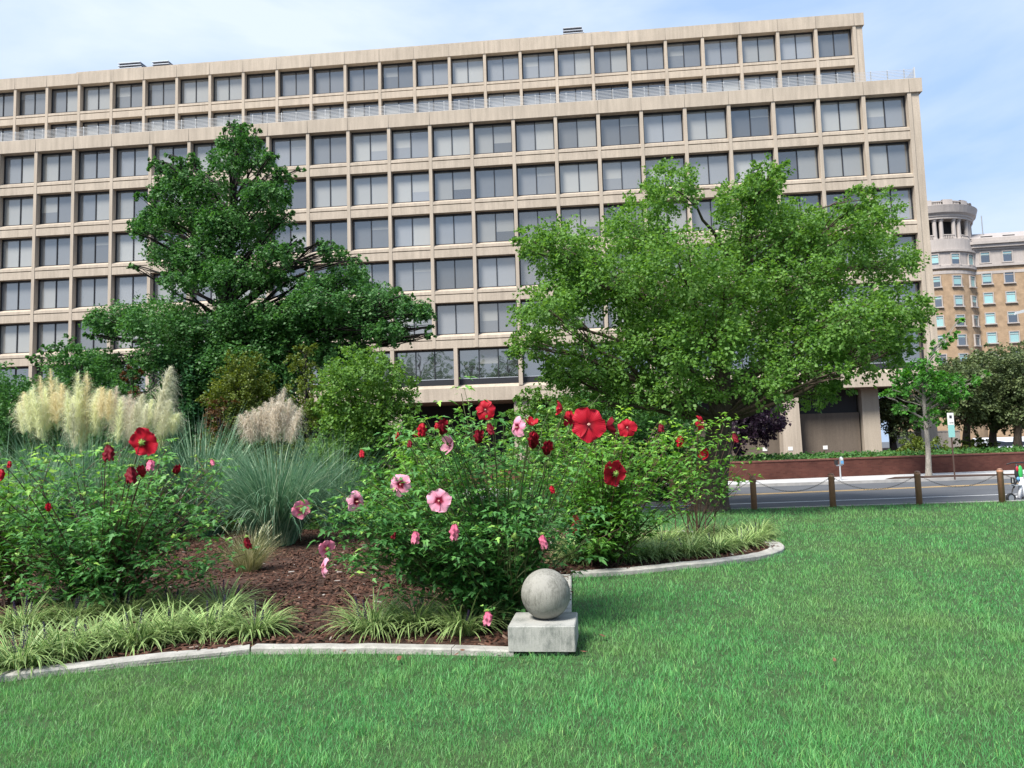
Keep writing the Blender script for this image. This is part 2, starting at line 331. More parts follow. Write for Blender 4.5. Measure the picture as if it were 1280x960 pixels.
M['green_plastic'] = principled('green_plastic', (.05, .42, .10), .4)
M['red_plastic'] = principled('red_plastic', (.45, .03, .05), .4)
M['blue_plastic'] = principled('blue_plastic', (.10, .28, .50), .4)
M['white_plastic'] = principled('white_plastic', (.75, .76, .80), .35)
M['grey_metal'] = principled('grey_metal', (.33, .35, .37), .45, metallic=.5)
M['sign_white'] = principled('sign_white', (.66, .66, .64), .5)
M['sign_teal'] = principled('sign_teal', (.22, .46, .44), .5)
M['sign_ink'] = principled('sign_ink', (.03, .03, .04), .5)
M['car_white'] = principled('car_white', (.62, .66, .72), .25, spec=.6)
M['car_blue'] = principled('car_pale_blue', (.40, .52, .66), .25, spec=.6)
M['car_dark'] = principled('car_dark', (.03, .035, .045), .25, spec=.6)
M['car_glass'] = principled('car_glass', (.012, .014, .018), .08, spec=.6)
M['tan_brick'] = brick_mat('tan_brick', (.32, .225, .145), (.36, .255, .165), (.31, .235, .165), 3.0, .9, .26)
M['limestone'] = concrete_mat('limestone', (.37, .335, .315), .12)
M['slate'] = principled('roof_slate', (.33, .30, .29), .8, noise=.2, nscale=2)
M['teal_pane'] = glass_mat('teal_blind_pane', (.26, .47, .47), .2, .12)
M['navy_pane'] = glass_mat('dark_pane', (.03, .045, .07), .4, .15)
M['dead_leaf'] = principled('dead_leaf', (.16, .07, .04), .8, noise=.4, nscale=30)

def petal_mat(name, inner, outer, edge, t0, t1, streak=.12):
    m, t, o = new_mat(name); a = N(t, 'ShaderNodeAttribute', attribute_name='along'); r = N(t, 'ShaderNodeValToRGB'); el = r.color_ramp.elements
    el.new(.5); el[0].position = t0; el[1].position = t1; el[2].position = 1.0
    el[0].color = inner + (1,); el[1].color = outer + (1,); el[2].color = edge + (1,); t.links.new(a.outputs['Fac'], r.inputs['Fac'])
    p = N(t, 'ShaderNodeBsdfPrincipled'); p.inputs['Roughness'].default_value = .55; p.inputs['Specular IOR Level'].default_value = .2
    tr = N(t, 'ShaderNodeBsdfTranslucent'); ms = N(t, 'ShaderNodeMixShader'); ms.inputs[0].default_value = .3
    tcn = N(t, 'ShaderNodeTexCoord'); n1 = N(t, 'ShaderNodeTexNoise'); n1.inputs['Scale'].default_value = 7; n1.inputs['Detail'].default_value = 4; t.links.new(tcn.outputs['Object'], n1.inputs[0])
    # fine veins fanning out from the throat
    sx = N(t, 'ShaderNodeSeparateXYZ'); t.links.new(tcn.outputs['Object'], sx.inputs[0]); at2 = N(t, 'ShaderNodeMath', operation='ARCTAN2'); t.links.new(sx.outputs['Y'], at2.inputs[0]); t.links.new(sx.outputs['X'], at2.inputs[1])
    ml = N(t, 'ShaderNodeMath', operation='MULTIPLY'); ml.inputs[1].default_value = 45; t.links.new(at2.outputs[0], ml.inputs[0]); sn = N(t, 'ShaderNodeMath', operation='SINE'); t.links.new(ml.outputs[0], sn.inputs[0])
    ad = N(t, 'ShaderNodeMath', operation='ADD'); t.links.new(sn.outputs[0], ad.inputs[0]); t.links.new(n1.outputs[0], ad.inputs[1])
    mr = N(t, 'ShaderNodeMapRange'); mr.inputs[1].default_value = -.6; mr.inputs[2].default_value = 1.6; mr.inputs[3].default_value = .90; mr.inputs[4].default_value = 1.05; t.links.new(ad.outputs[0], mr.inputs[0])
    vm = N(t, 'ShaderNodeVectorMath', operation='SCALE'); t.links.new(r.outputs[0], vm.inputs[0]); t.links.new(mr.outputs[0], vm.inputs['Scale'])
    bp = N(t, 'ShaderNodeBump'); bp.inputs['Strength'].default_value = .12; bp.inputs['Distance'].default_value = .02; t.links.new(ad.outputs[0], bp.inputs['Height']); t.links.new(bp.outputs[0], p.inputs['Normal'])
    t.links.new(vm.outputs[0], p.inputs['Base Color']); t.links.new(vm.outputs[0], tr.inputs['Color'])
    t.links.new(p.outputs[0], ms.inputs[1]); t.links.new(tr.outputs[0], ms.inputs[2]); t.links.new(ms.outputs[0], o.inputs['Surface']); return m
M['petal_red'] = petal_mat('petal_red', (.12, .003, .010), (.42, .006, .020), (.50, .016, .04), .1, .4)
M['petal_red_deep'] = petal_mat('petal_red_deep', (.07, .002, .008), (.17, .004, .014), (.22, .008, .022), .1, .5)
M['petal_pink'] = petal_mat('petal_pink', (.20, .003, .024), (.80, .30, .45), (.84, .42, .55), .24, .42)
M['petal_rose'] = petal_mat('petal_rose', (.30, .02, .06), (.72, .17, .29), (.78, .28, .40), .1, .5)

# stone with rain marks for the ball and its plinth
def stained_stone(name, base, stain):
    m, t, o = new_mat(name); p = N(t, 'ShaderNodeBsdfPrincipled'); p.inputs['Roughness'].default_value = .9; p.inputs['Specular IOR Level'].default_value = .15
    tcn = N(t, 'ShaderNodeTexCoord'); mpn = N(t, 'ShaderNodeMapping'); mpn.inputs['Scale'].default_value = (70, 70, 16); t.links.new(tcn.outputs['Object'], mpn.inputs[0])
    n1 = N(t, 'ShaderNodeTexNoise'); n1.inputs['Scale'].default_value = 1; n1.inputs['Detail'].default_value = 7; n1.inputs['Roughness'].default_value = .75; t.links.new(mpn.outputs[0], n1.inputs[0])
    n2 = N(t, 'ShaderNodeTexNoise'); n2.inputs['Scale'].default_value = 5; n2.inputs['Detail'].default_value = 3; t.links.new(tcn.outputs['Object'], n2.inputs[0])
    ml = N(t, 'ShaderNodeMath', operation='MULTIPLY'); t.links.new(n1.outputs[0], ml.inputs[0]); t.links.new(n2.outputs[0], ml.inputs[1])
    r = N(t, 'ShaderNodeValToRGB'); r.color_ramp.elements[0].position = .20; r.color_ramp.elements[1].position = .40
    r.color_ramp.elements[0].color = base + (1,); r.color_ramp.elements[1].color = stain + (1,); t.links.new(ml.outputs[0], r.inputs[0]); t.links.new(r.outputs[0], p.inputs['Base Color'])
    n3 = N(t, 'ShaderNodeTexNoise'); n3.inputs['Scale'].default_value = 120; n3.inputs['Detail'].default_value = 3; t.links.new(tcn.outputs['Object'], n3.inputs[0])
    bp = N(t, 'ShaderNodeBump'); bp.inputs['Strength'].default_value = .5; bp.inputs['Distance'].default_value = .006; t.links.new(n3.outputs[0], bp.inputs['Height']); t.links.new(bp.outputs[0], p.inputs['Normal'])
    t.links.new(p.outputs[0], o.inputs['Surface']); return m
M['ball_stone'] = stained_stone('ball_stone', (.27, .263, .24), (.085, .085, .07))
M['plinth_stone'] = stained_stone('plinth_stone', (.33, .33, .31), (.15, .16, .15))

# ================================================================== SETTING
def sheet(name, poly, z, mat, kind='structure', th=None):
    me = bpy.data.meshes.new(name)
    me.from_pydata([(x, y, z) for x, y in poly], [], [tuple(range(len(poly)))]); me.update()
    if me.polygons[0].normal.z < 0: me.flip_normals()
    return tag(link_mesh(me, name, None, mat), kind=kind)
def strip(name, pts, wd, z, mat, parent=None, kind=None):
    """flat painted line of constant width along pts"""
    p = np.array(pts, float); t = np.gradient(p, axis=0); t /= np.linalg.norm(t, axis=1, keepdims=True); n = np.stack([-t[:, 1], t[:, 0]], 1)
    a = p + n * wd / 2; b = p - n * wd / 2; k = len(p)
    V = [(x, y, z) for x, y in a] + [(x, y, z) for x, y in b]
    me = bpy.data.meshes.new(name); me.from_pydata(V, [], [(k + i, k + i + 1, i + 1, i) for i in range(k - 1)]); me.update()
    o = link_mesh(me, name, parent, mat)
    return tag(o, kind=kind)

KERB = [(-70, 30.6), (9, 32.0), (20, 32.6), (40, 34.4), (75, 39)]
WALL = [(-60, 34.3), (11, 35.45), (16.63, 36.8), (23.46, 38.1), (34, 40.2)]
sheet('ground', [(-900, -300), (900, -300), (900, 1800), (-900, 1800)], -.22, M['asphalt'])
sheet('lawn', [(-70, -12), (70, -12), (70, 19.62), (-70, 19.62)], 0.0, M['turf_soil'])
kb = MB(); kb.box(-70, 70, 19.62, 19.76, -.2, .015); tag(kb.build('near_kerb', M['kerb']), kind='structure')
sheet('road', [(-70, 19.76), (75, 19.76), (75, 39)] + KERB[::-1][1:], -.12, M['asphalt'])
strip('white_line', [(-60, 21.6), (6.3, 22.98), (10.4, 23.28), (15, 23.67), (60, 27.4)], .13, -.116, M['white_paint'], kind='structure')
strip('yellow_line', [(-60, 24.5), (7.5, 26.95), (12.5, 27.8), (17.6, 28.74), (60, 35)], .14, -.115, M['yellow_paint'], kind='structure')
strip('yellow_line', [(-60, 24.82), (7.5, 27.27), (12.5, 28.12), (17.6, 29.06), (60, 35.3)], .12, -.115, M['yellow_paint'], kind='structure')
kb = MB(); kp = np.array(KERB)
poly = [tuple(p) for p in kp] + [(p[0], p[1] + .18) for p in kp[::-1]]
kb.prism_z(poly, -.2, .0); tag(kb.build('far_kerb', M['kerb']), kind='structure')
wl = np.array(WALL)
sheet('sidewalk', [(p[0], p[1] + .18) for p in kp] + [(75, 60)] + [tuple(p) for p in wl[::-1]], -.004, M['walk'])
# slab joints cut in the sidewalk
jm = MB()
for i in range(60):
    x = -30 + i * 1.6
    y0 = np.interp(x, kp[:, 0], kp[:, 1]) + .2; y1 = np.interp(x, wl[:, 0], wl[:, 1]) - .02
    jm.add([(x, y0, .0), (x + .02, y0, .0), (x + .10, y1, .0), (x + .08, y1, .0)], [(0, 1, 2, 3)])
tag(jm.build('sidewalk_joints', M['kerb']), kind='structure')
sheet('tree_pit', [(15.6, 32.75), (21.8, 33.05), (22.2, 34.2), (19.8, 34.9), (16.9, 34.5)], .012, M['mulch'])
PZ = .74
pb = MB(); pb.prism_z([(p[0], p[1] + .38) for p in wl] + [(34, 56), (90, 56), (90, 58), (40, 110), (-75, 110)], -.2, PZ)
tag(pb.build('planter_soil', M['mulch']), kind='structure')

bw = MB()
for (a, b) in zip(wl[:-1], wl[1:]):
    pass
wall_poly = [tuple(p) for p in wl] + [(p[0] + .08, p[1] + .37) for p in wl[::-1]]
bwall = thing('brick_wall', 'low dark red brick retaining wall along the far sidewalk', 'wall', (0, 0, 0))
bw.prism_z(wall_poly, -.01, .80); bw.build('brick_face', M['brick'], bwall)
cpm = MB(); cpm.prism_z([(p[0], p[1] - .03) for p in wl] + [(p[0] + .08, p[1] + .40) for p in wl[::-1]], .803, .875); cpm.build('coping', principled('brick_coping', (.15, .06, .045), .85, noise=.3, nscale=6), bwall)

# ------------------------------------------------------------------ planting bed
BED = [(-9.5, 4.6), (-5.6, 5.28), (-3.88, 5.91), (-3.09, 6.23), (-2.21, 6.52), (-1.1, 6.42), (-.06, 6.22), (.44, 6.22), (.48, 7.46), (.68, 9.9), (1.35, 9.97), (2.13, 10.29), (3.11, 10.75), (3.73, 11.27), (4.08, 11.92), (4.16, 12.73), (3.9, 13.6), (3.1, 14.5), (1.2, 15.4), (-2, 16.6), (-6, 17.6), (-14, 17.6), (-16, 9)]
def in_poly(x, y, poly):
    p = np.array(poly); ins = np.zeros(len(x), bool); j = len(p) - 1
    for i in range(len(p)):
        c = ((p[i, 1] > y) != (p[j, 1] > y)) & (x < (p[j, 0] - p[i, 0]) * (y - p[i, 1]) / (p[j, 1] - p[i, 1] + 1e-12) + p[i, 0])
        ins ^= c; j = i
    return ins
sheet('mulch_bed', BED, .018, M['mulch'])
def smooth_pts(pts, n=8):
    p = np.array(pts, float); out = []
    for i in range(len(p) - 1):
        p0 = p[max(i - 1, 0)]; p1 = p[i]; p2 = p[i + 1]; p3 = p[min(i + 2, len(p) - 1)]
        for k in range(n):
            t = k / n; out.append(.5 * ((2 * p1) + (-p0 + p2) * t + (2 * p0 - 5 * p1 + 4 * p2 - p3) * t * t + (-p0 + 3 * p1 - 3 * p2 + p3) * t ** 3))
    out.append(p[-1]); return np.array(out)
def edging(pts, wd, h, label, n=1, gap=True):
    p = smooth_pts(pts, n) if n > 1 else np.array(pts, float)
    t = np.gradient(p, axis=0); t /= np.linalg.norm(t, axis=1, keepdims=True); nn = np.stack([-t[:, 1], t[:, 0]], 1)
    k = len(p); b = .012; m = MB()
    prof = [(-.0, -.05), (-.0, h - b), (b, h), (wd - b, h), (wd, h - b), (wd, -.05)]
    V = []
    for i in range(k):
        jit = random.uniform(-.004, .004)
        for (d, z) in prof: V.append((p[i, 0] + nn[i, 0] * d, p[i, 1] + nn[i, 1] * d, z + (jit if z > 0 else 0)))
    q = len(prof); F = []
    for i in range(k - 1):
        for j in range(q - 1): F.append((i * q + j, i * q + j + 1, (i + 1) * q + j + 1, (i + 1) * q + j))
    F.append(tuple(range(q))); F.append(tuple((k - 1) * q + j for j in range(q - 1, -1, -1)))
    m.add(V, F); return tag(m.build('stone_edging', M['stone']), label, 'edging', 'pale stone edging round the flower bed')
edging([(-9.5, 4.5), (-5.6, 5.28), (-3.88, 5.91), (-3.09, 6.23), (-2.23, 6.515)], .15, .055, 'pale stone edging slanting in front of the liriope at left', 4)
edging([(-2.22, 6.52), (-1.6, 6.46), (-1.1, 6.41), (-.55, 6.31)], .13, .055, 'pale stone edging stretch in front of the bare mulch', 3)
edging([(-.545, 6.31), (-.05, 6.21)], .13, .05, 'short pale stone edging stretch ending at the stone plinth')
edging([(.47, 6.6), (.50, 7.46), (.68, 9.86)], .16, .05, 'pale stone edging running back behind the stone ball')
edging([(.70, 9.9), (1.35, 9.97), (2.13, 10.29), (3.11, 10.75), (3.73, 11.27), (4.08, 11.92), (4.16, 12.73), (3.9, 13.6), (3.1, 14.5)], .22, .06, 'curved pale stone edging round the liriope beyond the ball', 5)

# ================================================================== OFFICE BUILDING
YAW = -0.0896618; BX, BY = -39.2163, 62.2841; BW = 3.33818
office = thing('office_building', 'long beige concrete office block with rows of recessed dark windows', 'building', (BX, BY, 0), YAW)
def b2w(x, y, z): return np.array([BX + x * math.cos(YAW) - y * math.sin(YAW), BY + x * math.sin(YAW) + y * math.cos(YAW), z])
def project(p):
    X, Y, Z = p[0], p[1], p[2] - EYE
    d = Y * cp + Z * sp; up = -Y * sp + Z * cp
    return 640 + FPX * (X * cr + up * sr) / d, 480 - FPX * (-X * sr + up * cr) / d
fa = MB()
I0, I1 = -5, 21
XL, XR = I0 * BW, I1 * BW
S = [27.766 - 3.6 * k for k in range(6)]          # soffit heights of the six rows
ENDX = XR + .74
for k in range(5):
    zt, zb = S[k], S[k + 1]
    a, b = zt - 2.44, zt - 2.70       # sloped sill from glass foot to outer lip
    fa.prism_x([(.82, zb), (.035, zb), (.035, zt - 2.995), (.16, zt - 2.99), (.16, zt - 2.93), (.02, zt - 2.925), (.03, b), (.56, a), (.82, a)][::-1], XL, XR + .1)
fa.prism_x([(.82, S[0]), (-.06, S[0]), (-.08, S[0] + 1.06), (.35, S[0] + 1.06), (.35, S[0] + .5), (.82, S[0] + .5)][::-1], XL, XR + .95)
zt = S[5]; fa.prism_x([(3.0, 5.62), (.035, 5.62), (.03, zt - 3.12), (.60, zt - 2.84), (.82, zt - 2.84), (.82, 5.9), (3.0, 5.9)][::-1], XL, XR + .72)
for i in range(I0, I1 + 1):
    x = i * BW; fa.box(x - .13, x + .13, 0, .80, S[5] - (.0 if i == I1 else -.02), S[0] - .003)
for j in range(-3, 15):
    x = j * 1.5 * BW
    if x <= XR + .01: fa.box(x - .15, x + .15, -.002, .84, zt - 3.05, S[5] - .003)
fa.box(XR + .13, ENDX, .12, .84, 5.63, S[0] - .003)
# parapet panel joints, thin strips in a darker tone
for i in range(I0, I1 + 1):
    x = i * BW; fa.box(x - .012, x + .012, -.083, -.05, S[0] + .02, S[0] + 1.03, 1)
fa.build('lower_facade', [M['concrete'], principled('panel_joint', (.16, .14, .12), .9)], office)
bd = MB(); bd.box(XL, ENDX - .02, .83, 27, 5.63, S[0] + .45); bd.build('lower_block', M['concrete'], office)
gf = MB()
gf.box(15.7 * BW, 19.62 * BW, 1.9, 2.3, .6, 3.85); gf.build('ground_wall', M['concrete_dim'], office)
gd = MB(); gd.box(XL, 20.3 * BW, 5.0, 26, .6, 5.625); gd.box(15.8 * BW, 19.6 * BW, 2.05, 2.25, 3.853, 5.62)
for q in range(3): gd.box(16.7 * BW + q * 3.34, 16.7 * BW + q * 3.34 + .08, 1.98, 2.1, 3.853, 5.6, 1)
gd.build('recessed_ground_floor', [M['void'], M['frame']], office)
for i in (0, 3, 6, 9, 12, 15, 18):
    pm = MB(); x = i * BW
    pm.add([(x - .68, .35, .5), (x + .68, .35, .5), (x + .68, 1.5, .5), (x - .68, 1.5, .5), (x - .6, .35, 5.615), (x + .6, .35, 5.615), (x + .6, 1.5, 5.615), (x - .6, 1.5, 5.615)],
           [(0, 3, 2, 1), (4, 5, 6, 7), (0, 1, 5, 4), (1, 2, 6, 5), (2, 3, 7, 6), (3, 0, 4, 7)])
    pm.build('pillar', M['concrete'], office)
pm = MB(); pm.box(19.66 * BW, 20.03 * BW, 1.5, 6, .5, 5.615); pm.build('pillar', concrete_mat('shaded_pillar', (.36, .31, .25), .2), office)  # recessed corner pillar: its shade is put into a darker concrete colour
for px, y_ in ((961, 1.88), (990.5, .335), (1045, 1.88)):
    p = at(px, 561 - (px - 961) * .02, 57.2 - (px - 961) * .015); X = (p[0] - BX) / math.cos(YAW)
    X = X if y_ < 1 else X + .1
    s_ = MB(); s_.box(X - .17, X + .17, y_ - .02, y_, 1.12, 1.40); s_.build('notice_plate', M['sign_white'], office)

# upper block, set back behind the terrace
UX, UY, UW, US = -9.463, 9.339, 3.30833, [38.40, 34.80, 31.2]
ua = MB(); U0, U1 = -4, 24
uxl, uxr = UX + U0 * UW, UX + U1 * UW
for k in range(2):
    zt_ = US[k]; zb = US[k + 1] if k == 0 else 28.2
    a, b = zt_ - 2.44, zt_ - 2.70
    ua.prism_x([(UY + .82, zb), (UY + .035, zb), (UY + .035, zt_ - 2.995), (UY + .16, zt_ - 2.99), (UY + .16, zt_ - 2.93), (UY + .02, zt_ - 2.925), (UY + .03, b), (UY + .56, a), (UY + .82, a)][::-1], uxl, uxr + .1)
ua.prism_x([(UY + .82, US[0]), (UY - .06, US[0]), (UY - .08, US[0] + 1.12), (UY + .4, US[0] + 1.12), (UY + .4, US[0] + .5), (UY + .82, US[0] + .5)][::-1], uxl, uxr + .85)
ua.prism_x([(UY + .35, US[0] + 1.123), (UY + .02, US[0] + 1.123), (UY + .02, US[0] + 1.28), (UY + .35, US[0] + 1.28)][::-1], UX + 1.9 * UW, UX + 17.5 * UW)
for i in range(U0, U1 + 1):
    x = UX + i * UW; ua.box(x - .13, x + .13, UY, UY + .8, 28.1, US[0] - .003)
    ua.box(x - .012, x + .012, UY - .083, UY - .05, US[0] + .02, US[0] + 1.09, 1)
ua.box(uxr + .13, uxr + .72, UY + .12, UY + .84, 28.1, US[0] - .003)
ua.build('upper_facade', [M['concrete'], principled('panel_joint', (.16, .14, .12), .9)], office)  # second slot: darker tone of the panel joint strips
ub = MB(); ub.box(uxl, uxr + .70, UY + .83, 26, 27.9, US[0] + .45); ub.build('upper_block', M['concrete'], office)

# windows
def window_mesh(wd, ht, panes, blinds, low=0.0, glass='glass'):
    """centre of the opening at the origin; y=0 is the glass; returns a mesh"""
    m = MB(); x0, x1, z0, z1 = -wd / 2, wd / 2, -ht / 2, ht / 2
    m.box(x0, x0 + .09, -.1, .06, z0, z1); m.box(x1 - .09, x1, -.1, .06, z0, z1)
    m.box(x0 + .09, x1 - .09, -.1, .06, z1 - .13, z1); m.box(x0 + .09, x1 - .09, -.06, .06, z0, z0 + .07)
    zb = z0 + .07
    if low: m.box(x0 + .09, x1 - .09, -.03, .06, zb, zb + low); zb += low; m.box(x0 + .09, x1 - .09, -.05, -.03, zb - .04, zb, 3)
    pw = (wd - .18) / panes
    for i in range(panes):
        a = x0 + .09 + pw * i; b = a + pw
        if i: m.box(a - .035, a + .035, -.07, .05, zb, z1 - .13); a += .035
        if i < panes - 1: b -= .035
        bl = blinds[i] if i < len(blinds) else 0
        t = z1 - .13; sp_ = t - bl * (t - zb)
        if bl > .02: m.add([(a, 0, sp_), (b, 0, sp_), (b, 0, t), (a, 0, t)], [(0, 1, 2, 3)], 2)
        if bl < .98: m.add([(a, 0, zb), (b, 0, zb), (b, 0, sp_), (a, 0, sp_)], [(0, 1, 2, 3)], 1)
    me = m.mesh('window')
    for k in ('frame', glass, 'blind', 'louvre'): me.materials.append(M[k])
    return me
variants = [window_mesh(BW - .26, 2.46, 2, b) for b in ((0, 0), (0, 0), (1, 1), (1, .66), (.6, 0), (1, 0), (0, 1), (0, .35), (1, 1))]
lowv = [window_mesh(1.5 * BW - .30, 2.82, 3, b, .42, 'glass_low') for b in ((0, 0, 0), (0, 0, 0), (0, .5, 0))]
upv = [window_mesh(UW - .26, 2.46, 2, b) for b in ((0, 0), (0, 0), (1, 1), (.5, 0), (0, 1), (.3, .3))]
wins = []
for k in range(5):
    for i in range(-3, 21): wins.append((random.choice(variants), ((i + .5) * BW, .60, S[k] - 1.23)))
for j in range(-2, 14): wins.append((random.choice(lowv), ((j + .5) * 1.5 * BW, .64, S[5] - 1.42)))
for k in range(2):
    for i in range(-3, 24): wins.append((random.choice(upv), (UX + (i + .5) * UW, UY + .60, US[k] - 1.23)))
def hid(px, py):
    h = px < 5 or px > 1275
    for (a, b, c, d) in ((905, 370, 215, 150), (265, 330, 85, 170), (430, 400, 80, 60), (150, 450, 120, 50)): h = h or ((px - a) / c) ** 2 + ((py - b) / d) ** 2 < 1
    return h or py > 500
rank = []
for n_, (me, p) in enumerate(wins):
    wp = b2w(*p); px, py = project(wp); rank.append((hid(px, py), p[1] > 5, wp[1], n_))
rank.sort(); own = set(r[3] for r in rank[:100])
rest = MB(); rest_mi = []
for n_, (me, p) in enumerate(wins):
    if n_ in own:
        o = bpy.data.objects.new('window', me); COL.objects.link(o); o.parent = office; o.location = p
    else:
        vs_ = [tuple(np.array(v.co) + np.array(p)) for v in me.vertices]
        for poly in me.polygons: pass
        b0 = len(rest.v); rest.v += vs_
        for poly in me.polygons:
            rest.f.append(tuple(b0 + q for q in poly.vertices)); rest.m.append(poly.material_index if 'glass' == me.materials[1].name.replace('office_', '') or poly.material_index != 1 else 4)
rw = rest.build('window_rest', [M['frame'], M['glass'], M['blind'], M['louvre'], M['glass_low']], office); rw.name = 'distant_windows'; rw['kind'] = 'stuff'

# terrace railing
rl = MB(); zr = S[0] + 1.06; yr = .16
for q in range(7): rl.box(XL, XR + .6, yr - .012, yr + .012, zr + .10 + q * .115, zr + .125 + q * .115)
x = XL
while x < XR + .6: rl.box(x - .03, x + .03, yr + .014, yr + .06, zr - .02, zr + .90); x += 1.22
rl.box(XR + .52, XR + .60, yr - .04, yr + .06, zr - .02, zr + .95)
for q in range(7): rl.box(XR + .55, XR + .575, yr + .06, 9, zr + .10 + q * .115, zr + .125 + q * .115)
rl.build('terrace_railing', M['white_metal'], office)
# rooftop louvred units
for px, wd in ((160, 2.6), (199, 1.9), (718, 2.0)):
    X = 30.0
    for _ in range(6):
        wp = b2w(X, 19.2, 40); X += (px - project(wp)[0]) * wp[1] / FPX
    m = MB(); z0 = US[0] + .45
    top = {160: 77, 199: 75.5, 718: 33}[px]; ztop = at(px, top - 1, b2w(X, 19.2, 40)[1])[2]
    nl = int((ztop - z0) / .3)
    for q in range(nl):
        z = ztop - .1 - q * .30; f = .10 * q
        m.add([(X - wd / 2, 19.2, z - .12), (X + wd / 2 + f, 19.2, z - .12), (X + wd / 2 + f, 20.6, z - .02), (X - wd / 2, 20.6, z - .02), (X - wd / 2, 19.2, z - .06), (X + wd / 2 + f, 19.2, z - .06), (X + wd / 2 + f, 20.6, z + .04), (X - wd / 2, 20.6, z + .04)], [(0, 3, 2, 1), (4, 5, 6, 7), (0, 1, 5, 4), (1, 2, 6, 5), (2, 3, 7, 6), (3, 0, 4, 7)], 0)
        m.box(X - wd / 2 + .06, X + wd / 2 - .06, 19.45, 20.5, z - .30, z - .12, 1)
    m.build('roof_vent', [M['louvre'], M['car_dark']], office)

# ================================================================== CORNER BUILDING WITH ROUND TOWER
TY = 112.0
def zt_(py, px=1190): return at(px, py, TY - 5)[2]
tcx = at(1163, 400, TY)[0]; TR = 54 * TY / FPX
tower = thing('corner_building', 'tan brick building with round limestone tower beyond the office block', 'building', (tcx, TY, 0))
z_str = zt_(334); z_b1 = zt_(317); z_c0 = zt_(301); z_c1 = zt_(276); z_k0 = zt_(271); z_k1 = zt_(259); z_top = zt_(252.5)
m = MB(); m.lathe([(TR, -.1), (TR, z_str)], 48); m.build('brick_drum', M['tan_brick'], tower)
m = MB(); m.lathe([(TR + .02, z_str - .5), (TR + .25, z_str - .4), (TR + .25, z_str), (TR + .02, z_str + .1), (TR + .02, z_b1 - .1), (TR + .3, z_b1), (TR + .3, z_b1 + .25), (TR + .04, z_b1 + .3), (TR + .02, z_c0), (TR - 1, z_c0 + .01)], 48); m.build('stone_band', M['limestone'], tower)
m = MB(); m.lathe([(TR + .03, zt_(344.5)), (TR + .04, zt_(344)), (TR + .04, zt_(341)), (TR + .03, zt_(340.5))], 48); m.build('stone_band', M['limestone'], tower)
m = MB(); m.lathe([(TR - 1.6, z_c0), (TR - 1.6, z_c1)], 32); m.build('loggia_core', M['void'], tower)
m = MB()
th0 = -PI / 2 + R(2)
for k in range(-7, 7):          # columns and piers between the openings
    a = th0 + R(26) * k + R(13)
    for da in (-4.2, 4.2):
        c = (math.cos(a + R(da)), math.sin(a + R(da)))
        m.lathe([(.36, z_c0), (.36, z_c0 + .2), (.29, z_c0 + .25), (.27, z_c1 - .35), (.36, z_c1 - .2), (.36, z_c1)], 10, ((TR - .45) * c[0], (TR - .45) * c[1]))
m.build('colonnade', M['limestone'], tower)
m = MB(); c = np.array([TR - .25, 0.]); t = np.array([0., 1.])
for q in range(6):
    p = c + t * (q - 2.5) * .24; m.lathe([(.06, z_c0), (.09, z_c0 + .2), (.05, z_c0 + .58)], 6, tuple(p))
p0, p1 = c - t * .75, c + t * .75; m.tube([(p0[0], p0[1], z_c0 + .6), (p1[0], p1[1], z_c0 + .6)], .09, 6)
bal_me = m.mesh('balustrade'); bal_me.materials.append(M['limestone'])
for k in range(-3, 6):
    o = bpy.data.objects.new('balustrade', bal_me); COL.objects.link(o); o.parent = tower; o.rotation_euler = (0, 0, th0 + R(26) * k)
m = MB(); m.lathe([(TR - 1.7, z_c1), (TR + .02, z_c1), (TR + .02, z_k0 - .3), (TR + .12, z_k0 - .25), (TR + .15, z_k0), (TR + .45, z_k0 + .25), (TR + .62, z_k1 - .5), (TR + .72, z_k1 - .15), (TR + .3, z_k1), (.2, z_k1 + .1)], 56); m.build('tower_cornice', M['limestone'], tower)
m = MB()
for k in range(14):
    a = th0 + 2 * PI / 14 * k
    m.lathe([(TR - .5, z_k1), (TR - .5, z_top), (TR + .05, z_top), (TR + .05, z_k1)], 4, (0, 0), 0, a - R(6.5), a + R(6.5))
    for q in range(5):
        b = a + R(8.5) + R(2.3) * q; m.lathe([(.1, z_k1), (.1, z_top - .3)], 6, ((TR - .2) * math.cos(b), (TR - .2) * math.sin(b)))
m.lathe([(TR - .35, z_top - .28), (TR - .35, z_top - .12), (TR - .05, z_top - .12), (TR - .05, z_top - .28)], 48)
m.build('parapet', M['limestone'], tower)
def cb_window(wd, ht, blind):
    m = MB(); f = .12
    m.box(-wd / 2 - f, -wd / 2, -.12, .2, -ht / 2, ht / 2 + f); m.box(wd / 2, wd / 2 + f, -.12, .2, -ht / 2, ht / 2 + f)
    m.box(-wd / 2, wd / 2, -.12, .2, ht / 2, ht / 2 + f); m.box(-wd / 2 - f - .1, wd / 2 + f + .1, -.22, .2, -ht / 2 - .16, -ht / 2)
    m.box(-wd / 2, wd / 2, -.05, .05, ht * .26, ht * .26 + .07)
    zs = ht / 2 - blind * ht
    if blind > .02: m.add([(-wd / 2, 0, zs), (wd / 2, 0, zs), (wd / 2, 0, ht / 2), (-wd / 2, 0, ht / 2)], [(0, 1, 2, 3)], 1)
    if blind < .98: m.add([(-wd / 2, 0, -ht / 2), (wd / 2, 0, -ht / 2), (wd / 2, 0, zs), (-wd / 2, 0, zs)], [(0, 1, 2, 3)], 2)
    me = m.mesh('window'); [me.materials.append(M[k]) for k in ('limestone', 'teal_pane', 'navy_pane')]; return me
cbv = {b: cb_window(1.15, 1.45, b) for b in (0.0, .3, .5, .55, .8, 1.0)}
rows = [324.5, 352, 377, 401.5, 426, 450, 474, 498]
